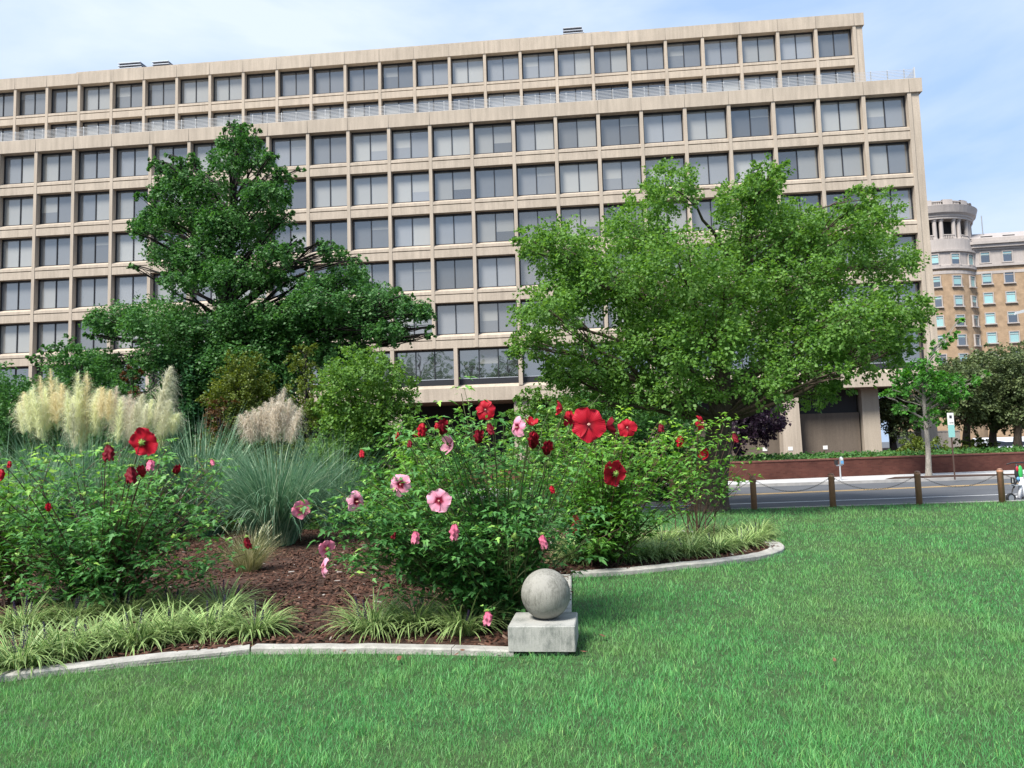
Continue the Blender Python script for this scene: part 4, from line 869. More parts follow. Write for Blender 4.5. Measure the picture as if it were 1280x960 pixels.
def liriope(x, y, label, n=130, Ls=.46, spikes=3, wd=.016, group='variegated liriope clumps edging the bed'):
    root = thing('liriope_clump', label, 'plant', (x, y, .02), 0, group)
    r = rng.random(n) ** .5 * .15; a = rng.random(n) * 2 * PI
    base = np.stack([r * np.cos(a), r * np.sin(a), np.zeros(n)], 1); az = a + rng.normal(size=n) * .5
    Ln = Ls * rng.uniform(.65, 1.2, n); th0 = .12 + rng.random(n) * .65; bend = rng.uniform(.8, 2.3, n)
    V, F, uv, rr = blades(base, az, Ln, th0, bend, wd * rng.uniform(.7, 1.2, n), 6, .45, 2.6)
    np_mesh('foliage', V, F, root, M['liriope'], rr, uv)
    for k in range(spikes):
        m = MB(); a_ = random.random() * 6.28; h = random.uniform(.22, .36); t = random.uniform(0, .10)
        bx, by = math.cos(a_) * t, math.sin(a_) * t; tx, ty = bx + math.cos(a_) * .06, by + math.sin(a_) * .06
        m.tube([(bx, by, 0), ((bx + tx) / 2, (by + ty) / 2, h * .5), (tx, ty, h)], .0025, 4)
        for q in range(26):
            f = .45 + .55 * q / 26; rr_ = .013 * (1.15 - q / 26 * .8); aa = q * 2.4
            c = (bx + (tx - bx) * f + math.cos(aa) * rr_, by + (ty - by) * f + math.sin(aa) * rr_, h * f); s_ = .0062
            m.add([(c[0] - s_, c[1], c[2]), (c[0] + s_, c[1], c[2]), (c[0], c[1] - s_, c[2]), (c[0], c[1] + s_, c[2]), (c[0], c[1], c[2] - s_), (c[0], c[1], c[2] + s_)],
                  [(0, 2, 5), (2, 1, 5), (1, 3, 5), (3, 0, 5), (2, 0, 4), (1, 2, 4), (3, 1, 4), (0, 3, 4)])
        m.build('flower_spike', M['spike'], root)
    return root
fronts = [(28, 838), (78, 826), (120, 812), (168, 812), (215, 803), (262, 798), (318, 797)]
names_f = ['in the front row at the photo\'s left edge', 'second from the left edge in the front row', 'third from the left edge in the front row', 'in the middle of the left front row', 'left of the last two in the left front row', 'next to last before the bare mulch', 'last in the left row, spilling over the bare mulch']
for (px, py), nm in zip(fronts, names_f):
    g = ground(px, py); liriope(g[0], g[1] - .02, 'cream striped liriope clump ' + nm, 300, .42, random.choice((2, 3, 4)), .018)
backs = [(20, 795), (85, 785), (150, 782), (210, 775), (275, 772)]
names_b = ['behind the front row at the far left', 'behind the front row below the left hibiscus stems', 'in the second row under the left hibiscus', 'in the second row with purple spikes, right of centre', 'in the second row nearest the bare mulch']
for (px, py), nm in zip(backs, names_b):
    g = ground(px, py); liriope(g[0], g[1] + .1, 'cream striped liriope clump ' + nm, 210, .45, 3, .018)
for (px, py), nm in zip([(465, 797), (520, 793), (578, 797), (612, 780)], ['right of the bare mulch under the middle hibiscus', 'second right of the bare mulch behind the edging', 'left of the stone plinth with the pink wilted bloom above', 'tucked behind the one left of the stone plinth']):
    g = ground(px, py); liriope(g[0], g[1] + .08, 'dark striped liriope clump ' + nm, 260, .47, 2, .018)
arc = [(725, 708), (757, 707), (790, 705), (826, 702), (862, 699), (898, 694), (928, 688), (948, 681), (950, 673), (905, 676), (868, 681), (832, 685), (795, 690), (755, 692), (722, 695)]
names_a = ['at the left end of the curved bed beside the ball', 'second from the left along the curved edging', 'third from the left along the curved edging', 'fourth along the curved edging', 'in the middle of the curved edging', 'right of the middle of the curved edging', 'near the right bend of the curved edging', 'at the right tip of the curved bed', 'at the far back of the curved tip', 'in the back row by the bare red stems', 'in the back row left of the bare red stems', 'in the back row at its middle', 'in the back row, left of its middle', 'in the back row under the red drooping bloom', 'in the back row at the far left end']
for (px, py), nm in zip(arc, names_a):
    g = ground(px, py); liriope(g[0], g[1] + .12, 'pale striped liriope clump ' + nm, 280, .46, random.choice((1, 2)), .021)

# ================================================================== PAMPAS AND OTHER GRASSES
def grass_fountain(root, n, L0, L1, spread, wd, mat, rad=.2, th=(.03, .55), bend=(.6, 2.2), name='leaves', seg=7):
    r = rng.random(n) ** .5 * rad; a = rng.random(n) * 2 * PI
    base = np.stack([r * np.cos(a), r * np.sin(a), np.zeros(n)], 1); u = rng.random(n)
    V, F, uv, rr = blades(base, a + rng.normal(size=n) * .4, rng.uniform(L0, L1, n), th[0] + (th[1] - th[0]) * u * spread, bend[0] + (bend[1] - bend[0]) * rng.random(n) ** 1.3, wd * rng.uniform(.6, 1.3, n), seg, .5, 2.2, 1.6)
    return np_mesh(name, V, F, root, M[mat], rr)
def plume(root, base, tip, Lp, mat, n=420, wd=.011, fl=.24, droop=1.0, lean=None):
    n = int(n * 1.7) if fl > .1 else n; fl *= .95; wd *= .78
    """stalk from the clump's foot to the tip, feathery head on its last Lp metres"""
    base = np.array(base, float); tip = np.array(tip, float)
    t = np.linspace(0, 1, 14)[:, None]; mid = base * .5 + tip * .5; mid[:2] = base[:2] * .75 + tip[:2] * .25
    pts = base * (1 - t) ** 2 + 2 * mid * t * (1 - t) + tip * t ** 2
    o = MB().tube(pts, np.linspace(.007, .003, 14), 4).build('plume', M['straw'], root)
    total = np.linalg.norm(tip - base); s = 1 - rng.random(n) ** .9 * Lp / total
    P = np.stack([np.interp(s, t[:, 0], pts[:, k]) for k in range(3)], 1); u = (1 - s) * total / Lp      # 0 tip .. 1 bottom
    Ls = fl * (.24 + 1.15 * np.sin(np.clip(u, 0, 1) * PI * .74 + .03)) * rng.uniform(.6, 1.2, n)
    az = rng.random(n) * 2 * PI
    if lean is not None: az = lean + rng.normal(size=n) * .9
    V, F, uv, rr = blades(P, az, Ls, .12 + rng.random(n) * .35, droop * rng.uniform(.6, 2.6, n), np.full(n, wd) * rng.uniform(.6, 1.3, n), 4, 1.0, 1.3)
    h = np_mesh('plume_head', V, F, o, M[mat], rr); return o
def pampas(px, Y, label, n, L, group='pampas grass clumps in the bed', rad=.28, wd=.017, spread=1.0):
    x = at(px, 580, Y)[0]; root = thing('pampas_grass', label, 'grass plant', (x, Y, .02), 0, group)
    grass_fountain(root, n, L * .6, L * 1.12, spread, wd, 'pampas_leaf', rad, (.02, .5), (.25, 2.4)); return root, np.array([x, Y, .02])
root, o0 = pampas(344, 14.4, 'blue green pampas grass clump with pink tan plumes', 2400, 2.15, rad=.34, spread=1.15)
for (px, py, yb) in ((300, 519, 556), (308, 515, 552), (316, 511, 552), (325, 509, 548), (332, 503, 545), (340, 498, 545), (349, 493, 544), (355, 485, 540), (362, 499, 545), (369, 507, 550), (376, 510, 554), (345, 505, 552)):
    t = at(px, py, 14.4 + random.uniform(-.3, .3)) - o0; plume(root, (random.uniform(-.1, .1), random.uniform(-.1, .1), 0), t, (yb - py) / FPX * 14.4 * 1.05, 'plume_pink', 460, .010, random.uniform(.18, .25), 1.3)
root, o0 = pampas(110, 15.6, 'large pampas grass clump topped with cream and white plumes', 2600, 2.5, rad=.95)
for (px, py, yb, mt) in ((30, 491, 527, 'plume_gold'), (38, 488, 530, 'plume_cream'), (50, 470, 529, 'plume_gold'), (63, 461, 522, 'plume_gold'), (56, 484, 535, 'plume_cream'), (77, 480, 515, 'plume_gold'), (84, 488, 535, 'plume_cream'), (97, 466, 545, 'plume_cream'), (109, 465, 541, 'plume_gold'), (103, 480, 548, 'plume_cream'), (90, 500, 550, 'plume_white'), (128, 485, 520, 'plume_gold'), (138, 488, 522, 'plume_gold'), (120, 495, 540, 'plume_cream'), (146, 484, 534, 'plume_pink'), (155, 496, 541, 'plume_pink'), (163, 494, 541, 'plume_pink'), (178, 494, 529, 'plume_white'), (171, 505, 545, 'plume_white'), (190, 500, 545, 'plume_cream'), (205, 520, 548, 'plume_cream'), (222, 518, 540, 'plume_cream'), (212, 500, 540, 'plume_white')):
    t = at(px, py, 15.6 + random.uniform(-.5, .5)) - o0; bx = t[0] * .75; plume(root, (bx, t[1] * .6, 0), t, (yb - py) / FPX * 15.6 * 1.15, mt, 480, .010, random.uniform(.20, .30), 1.1)
    t = at(px + random.uniform(-9, 9), py + random.uniform(2, 14), 15.6 + random.uniform(-.5, .7)) - o0; plume(root, (t[0] * .75, t[1] * .6, 0), t, (yb - py) / FPX * 15.6 * 1.15, 'plume_cream' if random.random() < .5 else mt, 420, .010, random.uniform(.20, .28), 1.1)
t = at(212, 460, 15.4) - o0; plume(root, (t[0] * .55, 0, 0), t, 1.25, 'plume_white', 900, .011, .40, 1.2, lean=0.1)
pampas(250, 16.6, 'blue green arching pampas grass clump without plumes left of the pink plumes', 1700, 2.75, rad=.4)
pampas(30, 14.6, 'blue green arching grass clump at left edge below the cream plumes', 1400, 2.3, rad=.5)
pampas(418, 17.2, 'blue green arching grass clump right of the pink plumes', 1200, 2.3, rad=.3)
x, y = ground(312, 716)[:2]
fg = thing('fountain_grass', 'small straw coloured fountain grass at the edge of the bare mulch', 'grass plant', (x, y, .02))
grass_fountain(fg, 700, .35, .75, 1.1, .006, 'straw', .14, (.02, .7), (.3, 1.6))
for k in range(24):
    a = random.uniform(-1.2, 1.0) if k % 2 else random.random() * 6.28; t = np.array([math.cos(a) * random.uniform(.15, .55), math.sin(a) * .3, random.uniform(.35, .78)])
    plume(fg, (0, 0, 0), t, .16, 'plume_cream', 60, .004, .035, .6)
x, y = ground(205, 690)[:2]
sg = thing('grass_clump', 'small dark green grass clump between the left hibiscus stems', 'grass plant', (x - .6, y - 1, .02)); grass_fountain(sg, 220, .4, .7, .5, .012, 'leaf_shrub', .1, (.02, .4), (.1, .7))

# ================================================================== HIBISCUS
def petal_grid(cup=.35, ruffle=.05, nu=7, nv=6, wide=.60, back=0.0, seed=0):
    """one petal along +x, flower axis +z; returns verts, quads, along"""
    u = np.linspace(.04, 1, nu)[:, None]; v = np.linspace(-1, 1, nv)[None]
    W = wide * u ** .75 * np.sqrt(np.clip(1.06 - u ** 5, 0, 1)) + .05
    x = u * (1 - .10 * v ** 2) + 0 * v; y = v * W
    z = cup * u ** .8 * (1 - .9 * u) + .02 * v + ruffle * u ** 2 * np.sin(v * 5 + seed) * (np.abs(v) + .3) - back * u ** 2.2 + .06 * u * v ** 2
    V = np.stack([x, y, z + 0 * x], -1).reshape(-1, 3)
    F = [(i * nv + j, i * nv + j + 1, (i + 1) * nv + j + 1, (i + 1) * nv + j) for i in range(nu - 1) for j in range(nv - 1)]
    return V, np.array(F), np.repeat(u[:, 0], nv)
def rotz(V, a): c, s = math.cos(a), math.sin(a); return V @ np.array([[c, s, 0], [-s, c, 0], [0, 0, 1]])
_fm = {}
def flower_mesh(kind, petals=5):
    Vs = []; Fs = []; A = []; nb = 0
    if kind in ('open', 'flat', 'back'):
        for k in range(5):
            V, F, a = petal_grid({'open': .60, 'flat': .34, 'back': .55}[kind], .13, 7, 6, .62, {'open': .20, 'flat': .04, 'back': .0}[kind], k * 1.9)
            V = rotz(V * (1 + .06 * math.sin(k * 2.7)), k * 2 * PI / 5 + .1 * math.sin(k * 3.3)); V[:, 2] += .012 * k
            Vs.append(V); Fs.append(F + nb); A.append(a); nb += len(V)
    elif kind == 'trumpet':
        for k in range(5):
            V, F, a = petal_grid(.2, .06, 7, 6, .50, -.55, k * 1.3)
            V[:, 2] += .25 * V[:, 0]; V = rotz(V, k * 2 * PI / 5); V[:, 2] += .01 * k; Vs.append(V); Fs.append(F + nb); A.append(a); nb += len(V)
    else:                         # wilted: rolled petals hanging as a crumpled tube
        nu, nv = 12, 30; u = np.linspace(0, 1, nu)[:, None]; th = np.linspace(0, 2 * PI, nv, endpoint=False)[None] + u * 1.3
        r = (.14 + .20 * np.sin(np.clip(u * 1.15, 0, 1) * PI * .8) + .04 * (u > .85)) * (1 + .26 * np.cos(5 * th + u * 1.5) + .12 * np.sin(9 * th + u * 9) + .07 * np.sin(13 * th - u * 14)) * (1 + .14 * np.sin(u * 17 + 2 * th))
        V = np.stack([r * np.cos(th) + .16 * u ** 2, r * np.sin(th) - .07 * np.sin(u * 5), u * 1.2 + 0 * th + .13 * u ** 2 * np.sin(5 * th + 1) + .05 * u * np.sin(8 * th)], -1).reshape(-1, 3)
        F = np.array([(i * nv + j, i * nv + (j + 1) % nv, (i + 1) * nv + (j + 1) % nv, (i + 1) * nv + j) for i in range(nu - 1) for j in range(nv)])
        Vs = [V]; Fs = [F]; A = [np.repeat(.3 + .6 * u[:, 0], nv)]
    return np.concatenate(Vs), np.concatenate(Fs), np.concatenate(A)
def flower(parent, pos, face, R_, kind, mat, label=None, stamen=True):
    key = (kind, mat)
    if key not in _fm:
        V, F, A = flower_mesh(kind); o = np_mesh('flower', V, F, None, M[mat], None, None, True, A); _fm[key] = o.data; bpy.data.objects.remove(o)
    o = bpy.data.objects.new('flower', _fm[key]); COL.objects.link(o); o.parent = parent; o.location = [float(v) for v in pos]
    z = Vector([float(v) for v in face]).normalized(); q = z.to_track_quat('Z', 'Y'); o.rotation_mode = 'QUATERNION'
    from mathutils import Quaternion
    o.rotation_quaternion = q @ Quaternion((0, 0, 1), random.random() * 6.28); o.scale = (R_, R_, R_ * random.uniform(.9, 1.1))
    if label: o['label'] = label
    if kind != 'wilted' and stamen:
        if 'st' not in _fm:
            m = MB(); m.tube([(0, 0, .05), (.01, 0, .25), (.03, .02, .50)], [.035, .03, .022], 6)
            for k in range(34):
                f = .4 + .6 * k / 34; a = k * 2.4; r = .055; c = (.03 * f + r * math.cos(a), .02 * f + r * math.sin(a), .05 + .45 * f); s_ = .018
                m.add([(c[0] - s_, c[1], c[2]), (c[0] + s_, c[1], c[2]), (c[0], c[1] - s_, c[2]), (c[0], c[1] + s_, c[2]), (c[0], c[1], c[2] - s_), (c[0], c[1], c[2] + s_)], [(0, 2, 5), (2, 1, 5), (1, 3, 5), (3, 0, 5), (2, 0, 4), (1, 2, 4), (3, 1, 4), (0, 3, 4)])
            _fm['st'] = m.mesh('stamen_column'); _fm['st'].materials.append(M['stamen'])
        s = bpy.data.objects.new('stamen_column', _fm['st']); COL.objects.link(s); s.parent = o
    if 'cal' not in _fm:
        m = MB(); m.lathe([(.02, -.24), (.09, -.23), (.12, -.16), (.11, -.08), (.05, -.02)], 10)
        for k in range(9):
            a = k * .7; m.tube([(.05 * math.cos(a), .05 * math.sin(a), -.20), (.20 * math.cos(a), .20 * math.sin(a), -.16), (.27 * math.cos(a), .27 * math.sin(a), -.04)], [.02, .018, .006], 4)
        for k in range(5):
            a = k * 1.2566; c, s_ = math.cos(a), math.sin(a); m.add([(.10 * c - .08 * s_, .10 * s_ + .08 * c, -.10), (.10 * c + .08 * s_, .10 * s_ - .08 * c, -.10), (.26 * c, .26 * s_, -.02)], [(0, 1, 2)])
        _fm['cal'] = m.mesh('calyx'); _fm['cal'].materials.append(M['calyx'])
    s = bpy.data.objects.new('calyx', _fm['cal']); COL.objects.link(s); s.parent = o
    if kind == 'wilted': s.scale = (1.15, 1.15, 1.0)
    return o

FRONT = np.array([0, -1, .12])
def hibiscus(label, base, tips, flowers, lmat='leaf_hib', stem='stem', leaf=.12, lead=.11, start=.22, side=2, dens=1.0, buds=26, crad=.010, fill=16):
    """base: ground point; tips: cane tips (world); flowers: (px, py, Y, diameter in px, kind, material, facing, label)"""
    base = np.array(base, float); root = thing('hibiscus_shrub', label, 'shrub', base)
    SV = []; SF = []; sb_ = 0; P = []; O = []; Z = []; B = []; AG = []
    def add_stem(pts, rad, seg=5):
        nonlocal sb_
        v, f = tube_np(pts, rad, seg); SV.append(v); SF.append(f + sb_); sb_ += len(v)
    def leafy(pts, a, step, size):
        seg = np.linalg.norm(np.diff(pts, axis=0), axis=1); cum = np.concatenate([[0], np.cumsum(seg)]); tot = cum[-1]
        s = np.arange(a * tot, tot, step / dens); az = np.arange(len(s)) * 2.4 + random.random() * 6
        c = np.stack([np.interp(s, cum, pts[:, k]) for k in range(3)], 1)
        d = np.stack([np.cos(az), np.sin(az), np.full(len(s), .35)], 1); pet = size * rng.uniform(.3, .8, len(s))
        AG.append(np.interp(s / tot, [0, .5, .85, 1], [.12, .3, .62, .95])); P.append(c + d * pet[:, None]); O.append(d); Z.append(size * np.interp(s / tot, [0, .5, .85, 1], [1.1, 1.0, .85, .45]))
    for t in tips:
        t = np.array(t, float) - base; b0 = rng.normal(size=3) * np.array([.10, .08, 0])
        n = 12; s = np.linspace(0, 1, n)[:, None]; mid = np.array([t[0] * .38, t[1] * .38, t[2] * .55])
        pts = b0 * (1 - s) ** 2 + 2 * mid * s * (1 - s) + t * s ** 2 + rng.normal(size=(n, 3)) * .008
        add_stem(pts, np.linspace(crad, .0035, n)); leafy(pts, start, lead, leaf)
        for k in range(side):
            i = random.randint(4, 10); L_ = random.uniform(.22, .5); a = random.random() * 6.28
            e = pts[i] + np.array([math.cos(a) * L_ * .7, math.sin(a) * L_ * .7, L_ * random.uniform(.2, .8)])
            sp_ = curve(pts[i], e, .12, 6); add_stem(sp_, np.linspace(.005, .0025, 6), 4); leafy(sp_, .1, lead * .7, leaf * .85)
            if random.random() < .5: B.append(sp_[-1])
        B.append(pts[-1])
    for f in flowers:
        px, py, Y, dpx, kind, mat, face, lb = (list(f) + [None] * 8)[:8]
        p = at(px, py, Y); Rr = dpx / 2 * Y / FPX; fc = {'f': FRONT, 'r': np.array([.75, -.6, .1]), 'l': np.array([-.75, -.6, .1]), 'sr': np.array([1, -.12, .15]), 'sl': np.array([-1, -.12, .15]), 'b': np.array([.12, 1, .25]), 'd': np.array([.05, -.1, -1]), 'u': np.array([.2, -.5, .8]), 'bl': np.array([-.5, .8, .1])}[face] + rng.normal(size=3) * .06
        fc = norm(fc); q = p - base - fc * Rr * .22
        if kind == 'wilted': Rr *= 1.6; p = p - fc * Rr * .6; q = p - base - fc * Rr * .2
        lf = np.array([q[0] * .82, q[1] * .82, 0]); st = np.array([lf[0] * .5, lf[1] * .5, max(.15, q[2] * .45)])
        s = np.linspace(0, 1, 8)[:, None]; ctl = np.array([q[0] * .86, q[1] * .86, q[2] * .9]) if kind != 'wilted' else q + np.array([-.06 * np.sign(q[0]), .05, .05])
        pts = st * (1 - s) ** 2 + 2 * ctl * s * (1 - s) + q * s ** 2
        add_stem(pts, np.linspace(.006, .003, 8), 5); leafy(pts[:7], .1, lead * .9, leaf * .8)
        add_stem(curve(np.zeros(3), st, .1, 6), np.linspace(.009, .006, 6), 5)
        flower(root, p - base, fc, Rr, kind, mat, lb)
    nf = int(fill * len(tips)); tt = np.array(tips) - base
    if nf:
        k = rng.integers(0, len(tt), nf); f = (1 - rng.random(nf) ** 1.6 * (1 - start))[:, None]
        c = tt[k] * np.concatenate([f ** 1.5, f ** 1.5, f], 1) + rng.normal(size=(nf, 3)) * np.array([.10, .10, .07])
        c = c[c[:, 2] > .12]; nn_ = len(c); a = rng.random((nn_, 6)) * 2 * PI; d = np.stack([np.cos(a), np.sin(a), np.full(a.shape, .3)], -1)
        P.append((c[:, None] + d * (leaf * rng.uniform(.3, 1.0, a.shape))[..., None]).reshape(-1, 3)); O.append(d.reshape(-1, 3)); Z.append(leaf * rng.uniform(.5, .95, nn_ * 6)); AG.append(np.repeat(np.clip(.12 + .55 * (c[:, 2] / tt[:, 2].max()) ** 2, 0, 1), 6))
        for q in c[:: 6]: add_stem(curve(q * np.array([.8, .8, .75]), q, .1, 4), np.linspace(.004, .002, 4), 4)
    np_mesh('stems', np.concatenate(SV), np.concatenate(SF), root, M[stem], smooth=True)
    P = np.concatenate(P); O = np.concatenate(O); Z = np.concatenate(Z); AG = np.concatenate(AG)
    wx, wy, wz = (P + base).T; ok = ~((wx > -.20) & (wx < .62) & (wy > 6.0) & (wy < 6.86) & (wz < .85)); P, O, Z, AG = P[ok], O[ok], Z[ok], AG[ok]   # nothing grows through the stone
    y = norm(O + rng.normal(size=P.shape) * .35 + np.array([0, 0, -.5])); up = norm(np.array([0, 0, 1.]) + O * .6 + rng.normal(size=P.shape) * .35)
    rn = np.clip(AG * 1.1 + .05 + rng.normal(size=len(P)) * .17, 0, 1)      # young leaves near the shoot tips are paler
    V, F, rr = scatter(HIB_V, HIB_F, P, frames(y, up), Z * rng.uniform(.7, 1.2, len(P)), rn)
    np_mesh('foliage', V, F, root, M[lmat], rr)
    # pale green buds at the shoot tips
    if B:
        if 'bud' not in _fm:
            m = MB(); m.lathe([(.003, -.016), (.012, -.008), (.014, .004), (.008, .018), (.001, .026)], 8)
            for k in range(7):
                a = k * .9; m.tube([(.01 * math.cos(a), .01 * math.sin(a), -.012), (.026 * math.cos(a), .026 * math.sin(a), .004)], [.0025, .001], 4)
            _fm['bud'] = m.mesh('flower_bud'); _fm['bud'].materials.append(M['calyx'])
        random.shuffle(B)
        for b_ in B[:buds]:
            o = bpy.data.objects.new('flower_bud', _fm['bud']); COL.objects.link(o); o.parent = root; o.location = [float(v) for v in b_]
            o.rotation_euler = (random.uniform(-.6, .6), random.uniform(-.6, .6), 0); s_ = random.uniform(.8, 1.5); o.scale = (s_, s_, s_)
    return root
def dome_tips(x0, x1, y0, y1, z0, z1, n, low=.25, prof=None):
    """cane tips over a mounded outline; a share of them low on the flanks"""
    out = []
    for k in range(n):
        fx = random.random(); fy = random.random(); e = 1 - (2 * fx - 1) ** 4
        z = (z0 + (z1 - z0) * (random.random() ** .5 if random.random() > low else random.random() * .5)) * (.72 + .28 * e)
        if prof: z = min(z, prof(fx))
        out.append((x0 + (x1 - x0) * fx, y0 + (y1 - y0) * fy, z))
    return out
RD, RP, PK, RS = 'petal_red', 'petal_red_deep', 'petal_pink', 'petal_rose'
mainf = [(735, 531, 6.6, 46, 'flat', RD, 'f', 'largest red bloom, wide open and facing out'), (757, 534, 6.9, 26, 'trumpet', RP, 'sr'), (704, 511, 6.9, 20, 'trumpet', RD, 'sl'), (712, 523, 7.0, 20, 'wilted', RD, 'd'),
         (607, 513, 7.2, 27, 'open', RD, 'f'), (648, 534, 6.7, 27, 'open', PK, 'l'), (501, 606, 6.8, 29, 'open', PK, 'f'), (549, 626, 6.5, 32, 'flat', PK, 'f', 'pink bloom with dark red eye facing out at the shrub\'s middle'),
         (444, 627, 6.7, 27, 'open', PK, 'r'), (567, 556, 6.7, 26, 'trumpet', PK, 'l'), (377, 637, 6.9, 25, 'back', RS, 'bl'), (409, 686, 6.5, 23, 'back', RS, 'bl'), (406, 709, 6.4, 25, 'open', PK, 'l'),
         (519, 672, 6.5, 16, 'wilted', RS, 'd'), (569, 664, 6.4, 18, 'wilted', RS, 'd'), (679, 676, 6.6, 15, 'wilted', RS, 'd'), (610, 773, 6.35, 17, 'wilted', RS, 'd'),
         (528, 537, 6.6, 17, 'wilted', RD, 'd'), (553, 535, 6.6, 19, 'wilted', RP, 'u'), (598, 546, 6.6, 18, 'wilted', RP, 'u'), (612, 536, 6.6, 14, 'wilted', RP, 'd'), (664, 532, 6.6, 18, 'trumpet', RD, 'u'), (668, 551, 6.6, 22, 'wilted', RP, 'u'), (685, 560, 6.6, 20, 'wilted', RP, 'u'), (667, 545, 6.6, 12, 'wilted', RD, 'd'),
         (690, 612, 6.6, 10, 'wilted', RD, 'd'), (492, 668, 6.6, 10, 'wilted', RP, 'd'), (512, 555, 6.6, 10, 'wilted', RP, 'd'), (546, 500 + 33, 7.6, 10, 'wilted', RD, 'd')]
main_tips = dome_tips(-1.45, .74, 6.65, 8.2, .8, 1.95, 34, .22) + [(-.62 + random.random() * .2, 7.3, 2.17), (-.5, 7.4, 2.0), (.6, 7.2, 1.95), (.5, 7.3, 2.02), (.35, 7.4, 1.98), (-1.0, 7.2, 1.85), (-.8, 7.2, 1.92)]
hibiscus('large hibiscus shrub with pink and red blooms right behind the stone ball', (-.12, 7.3, .02), main_tips + [at(x_, y_, 6.9 + random.uniform(-.3, .3)) for x_, y_ in ((388, 628), (398, 645), (420, 612), (430, 640), (415, 672), (418, 695), (440, 660), (445, 690), (460, 600), (450, 580), (470, 640), (455, 615), (480, 680))] + dome_tips(-1.2, .5, 6.45, 7.0, .35, 1.2, 26, .3), mainf, 'leaf_hib_dark', 'stem', .097, .075, .12, 3, 1.1, 34, fill=20)
hibiscus('hibiscus shrub with drooping red bloom between the ball and the curved bed', (1.15, 10.6, .02), dome_tips(.15, 2.6, 9.9, 11.5, .9, 2.08, 50, .3) + dome_tips(.3, 2.1, 9.7, 10.5, .4, 1.1, 16, .3),
         [(784, 535, 10.2, 25, 'open', RD, 'f'), (769, 592, 9.9, 36, 'back', RD, 'bl', 'drooping red bloom seen from behind'), (727, 655, 9.35, 25, 'trumpet', RP, 'sl'), (826, 535, 10.5, 11, 'wilted', RP, 'd'), (774, 583, 10, 10, 'wilted', RD, 'd')], 'leaf_hib', 'stem_red', .105, .085, .12, 3, 1.0, 20, fill=20)
hibiscus('sparse hibiscus shrub with bare reddish stems over the curved bed tip', (3.0, 13.0, .02), [at(x_, y_, 12.9 + random.uniform(-.5, .5)) for x_, y_ in ((908, 522), (932, 548), (918, 585), (845, 548), (828, 560), (858, 545), (872, 525), (948, 562), (815, 575), (840, 590), (800, 560), (930, 600), (865, 580))],
         [(875, 529, 12.6, 22, 'open', RD, 'r', 'red bloom alone at the shrub top before the trunk'), (851, 552, 12.8, 14, 'wilted', RD, 'd'), (883, 569, 12.7, 16, 'trumpet', RD, 'l'), (918, 547, 12.9, 11, 'wilted', RP, 'd')], 'leaf_hib', 'stem_red', .115, .085, .55, 2, 1.0, 16, .011, 9)
hibiscus('leafy hibiscus shrub behind the pink blooms at the middle', (-1.2, 9.6, .02), dome_tips(-2.0, .2, 8.9, 10.3, .8, 1.85, 40, .3),
         [(452, 567, 9.2, 10, 'wilted', RD, 'd'), (497, 545, 9.3, 10, 'wilted', RD, 'd'), (520, 545, 9.4, 12, 'wilted', RP, 'u')], 'leaf_hib', 'stem', .105, .085, .15, 3, 1.0, 18, fill=20)
leftf = [(178, 553, 7.35, 38, 'back', RD, 'b', 'wide red bloom seen from behind, green calyx showing'), (135, 566, 7.35, 20, 'wilted', RP, 'd'), (163, 594, 7.35, 21, 'wilted', RP, 'd'), (177, 590, 7.3, 15, 'wilted', RP, 'u'), (188, 582, 7.3, 15, 'wilted', RS, 'd'), (221, 587, 7.35, 14, 'wilted', RP, 'u'),
         (309, 678, 7.3, 13, 'wilted', RP, 'd'), (1, 593, 7.35, 14, 'wilted', RD, 'd'), (60, 635, 7.35, 10, 'wilted', RD, 'u'), (265, 578, 8.4, 8, 'wilted', RS, 'd')]
hibiscus('broad hibiscus shrub at left with a wide red bloom turned away', (-4.45, 8.4, .02), dome_tips(-5.4, -3.0, 7.7, 9.2, .7, 1.78, 46, .25) + dome_tips(-5.2, -2.75, 7.4, 8.2, .35, 1.2, 26, .3), leftf, 'leaf_hib_dark', 'stem_red', .098, .08, .18, 3, 1.0, 30, fill=18)
hibiscus('thin hibiscus shrub cut by the left edge of the photo', (-5.75, 8.9, .02), dome_tips(-6.6, -5.0, 8.3, 9.6, .8, 1.7, 22, .2), [(12, 580, 8.6, 8, 'wilted', RD, 'd')], 'leaf_hib', 'stem_red', .12, .11, .3, 2, .9, 10)

# ================================================================== STONE BALL ON ITS PLINTH
bo = thing('stone_ornament', 'weathered stone ball on a square pale stone plinth at the bed corner', 'stone ornament', (.205, 6.44, 0), R(-7))
m = MB(); m.bbox(-.265, .265, -.265, .265, .04, .235, .008); m.build('plinth', M['plinth_stone'], bo)
m = MB(); m.box(-.20, .20, -.20, .20, -.02, .04); m.build('footing', M['kerb'], bo)
br = .2025; prof = [(max(.0, br * math.sin(a)), .235 + br - .006 - br * math.cos(a)) for a in np.linspace(.12, PI - .001, 26)]
m = MB(); m.lathe(prof, 48, (.02, .02)); m.build('ball', M['ball_stone'], bo, True)

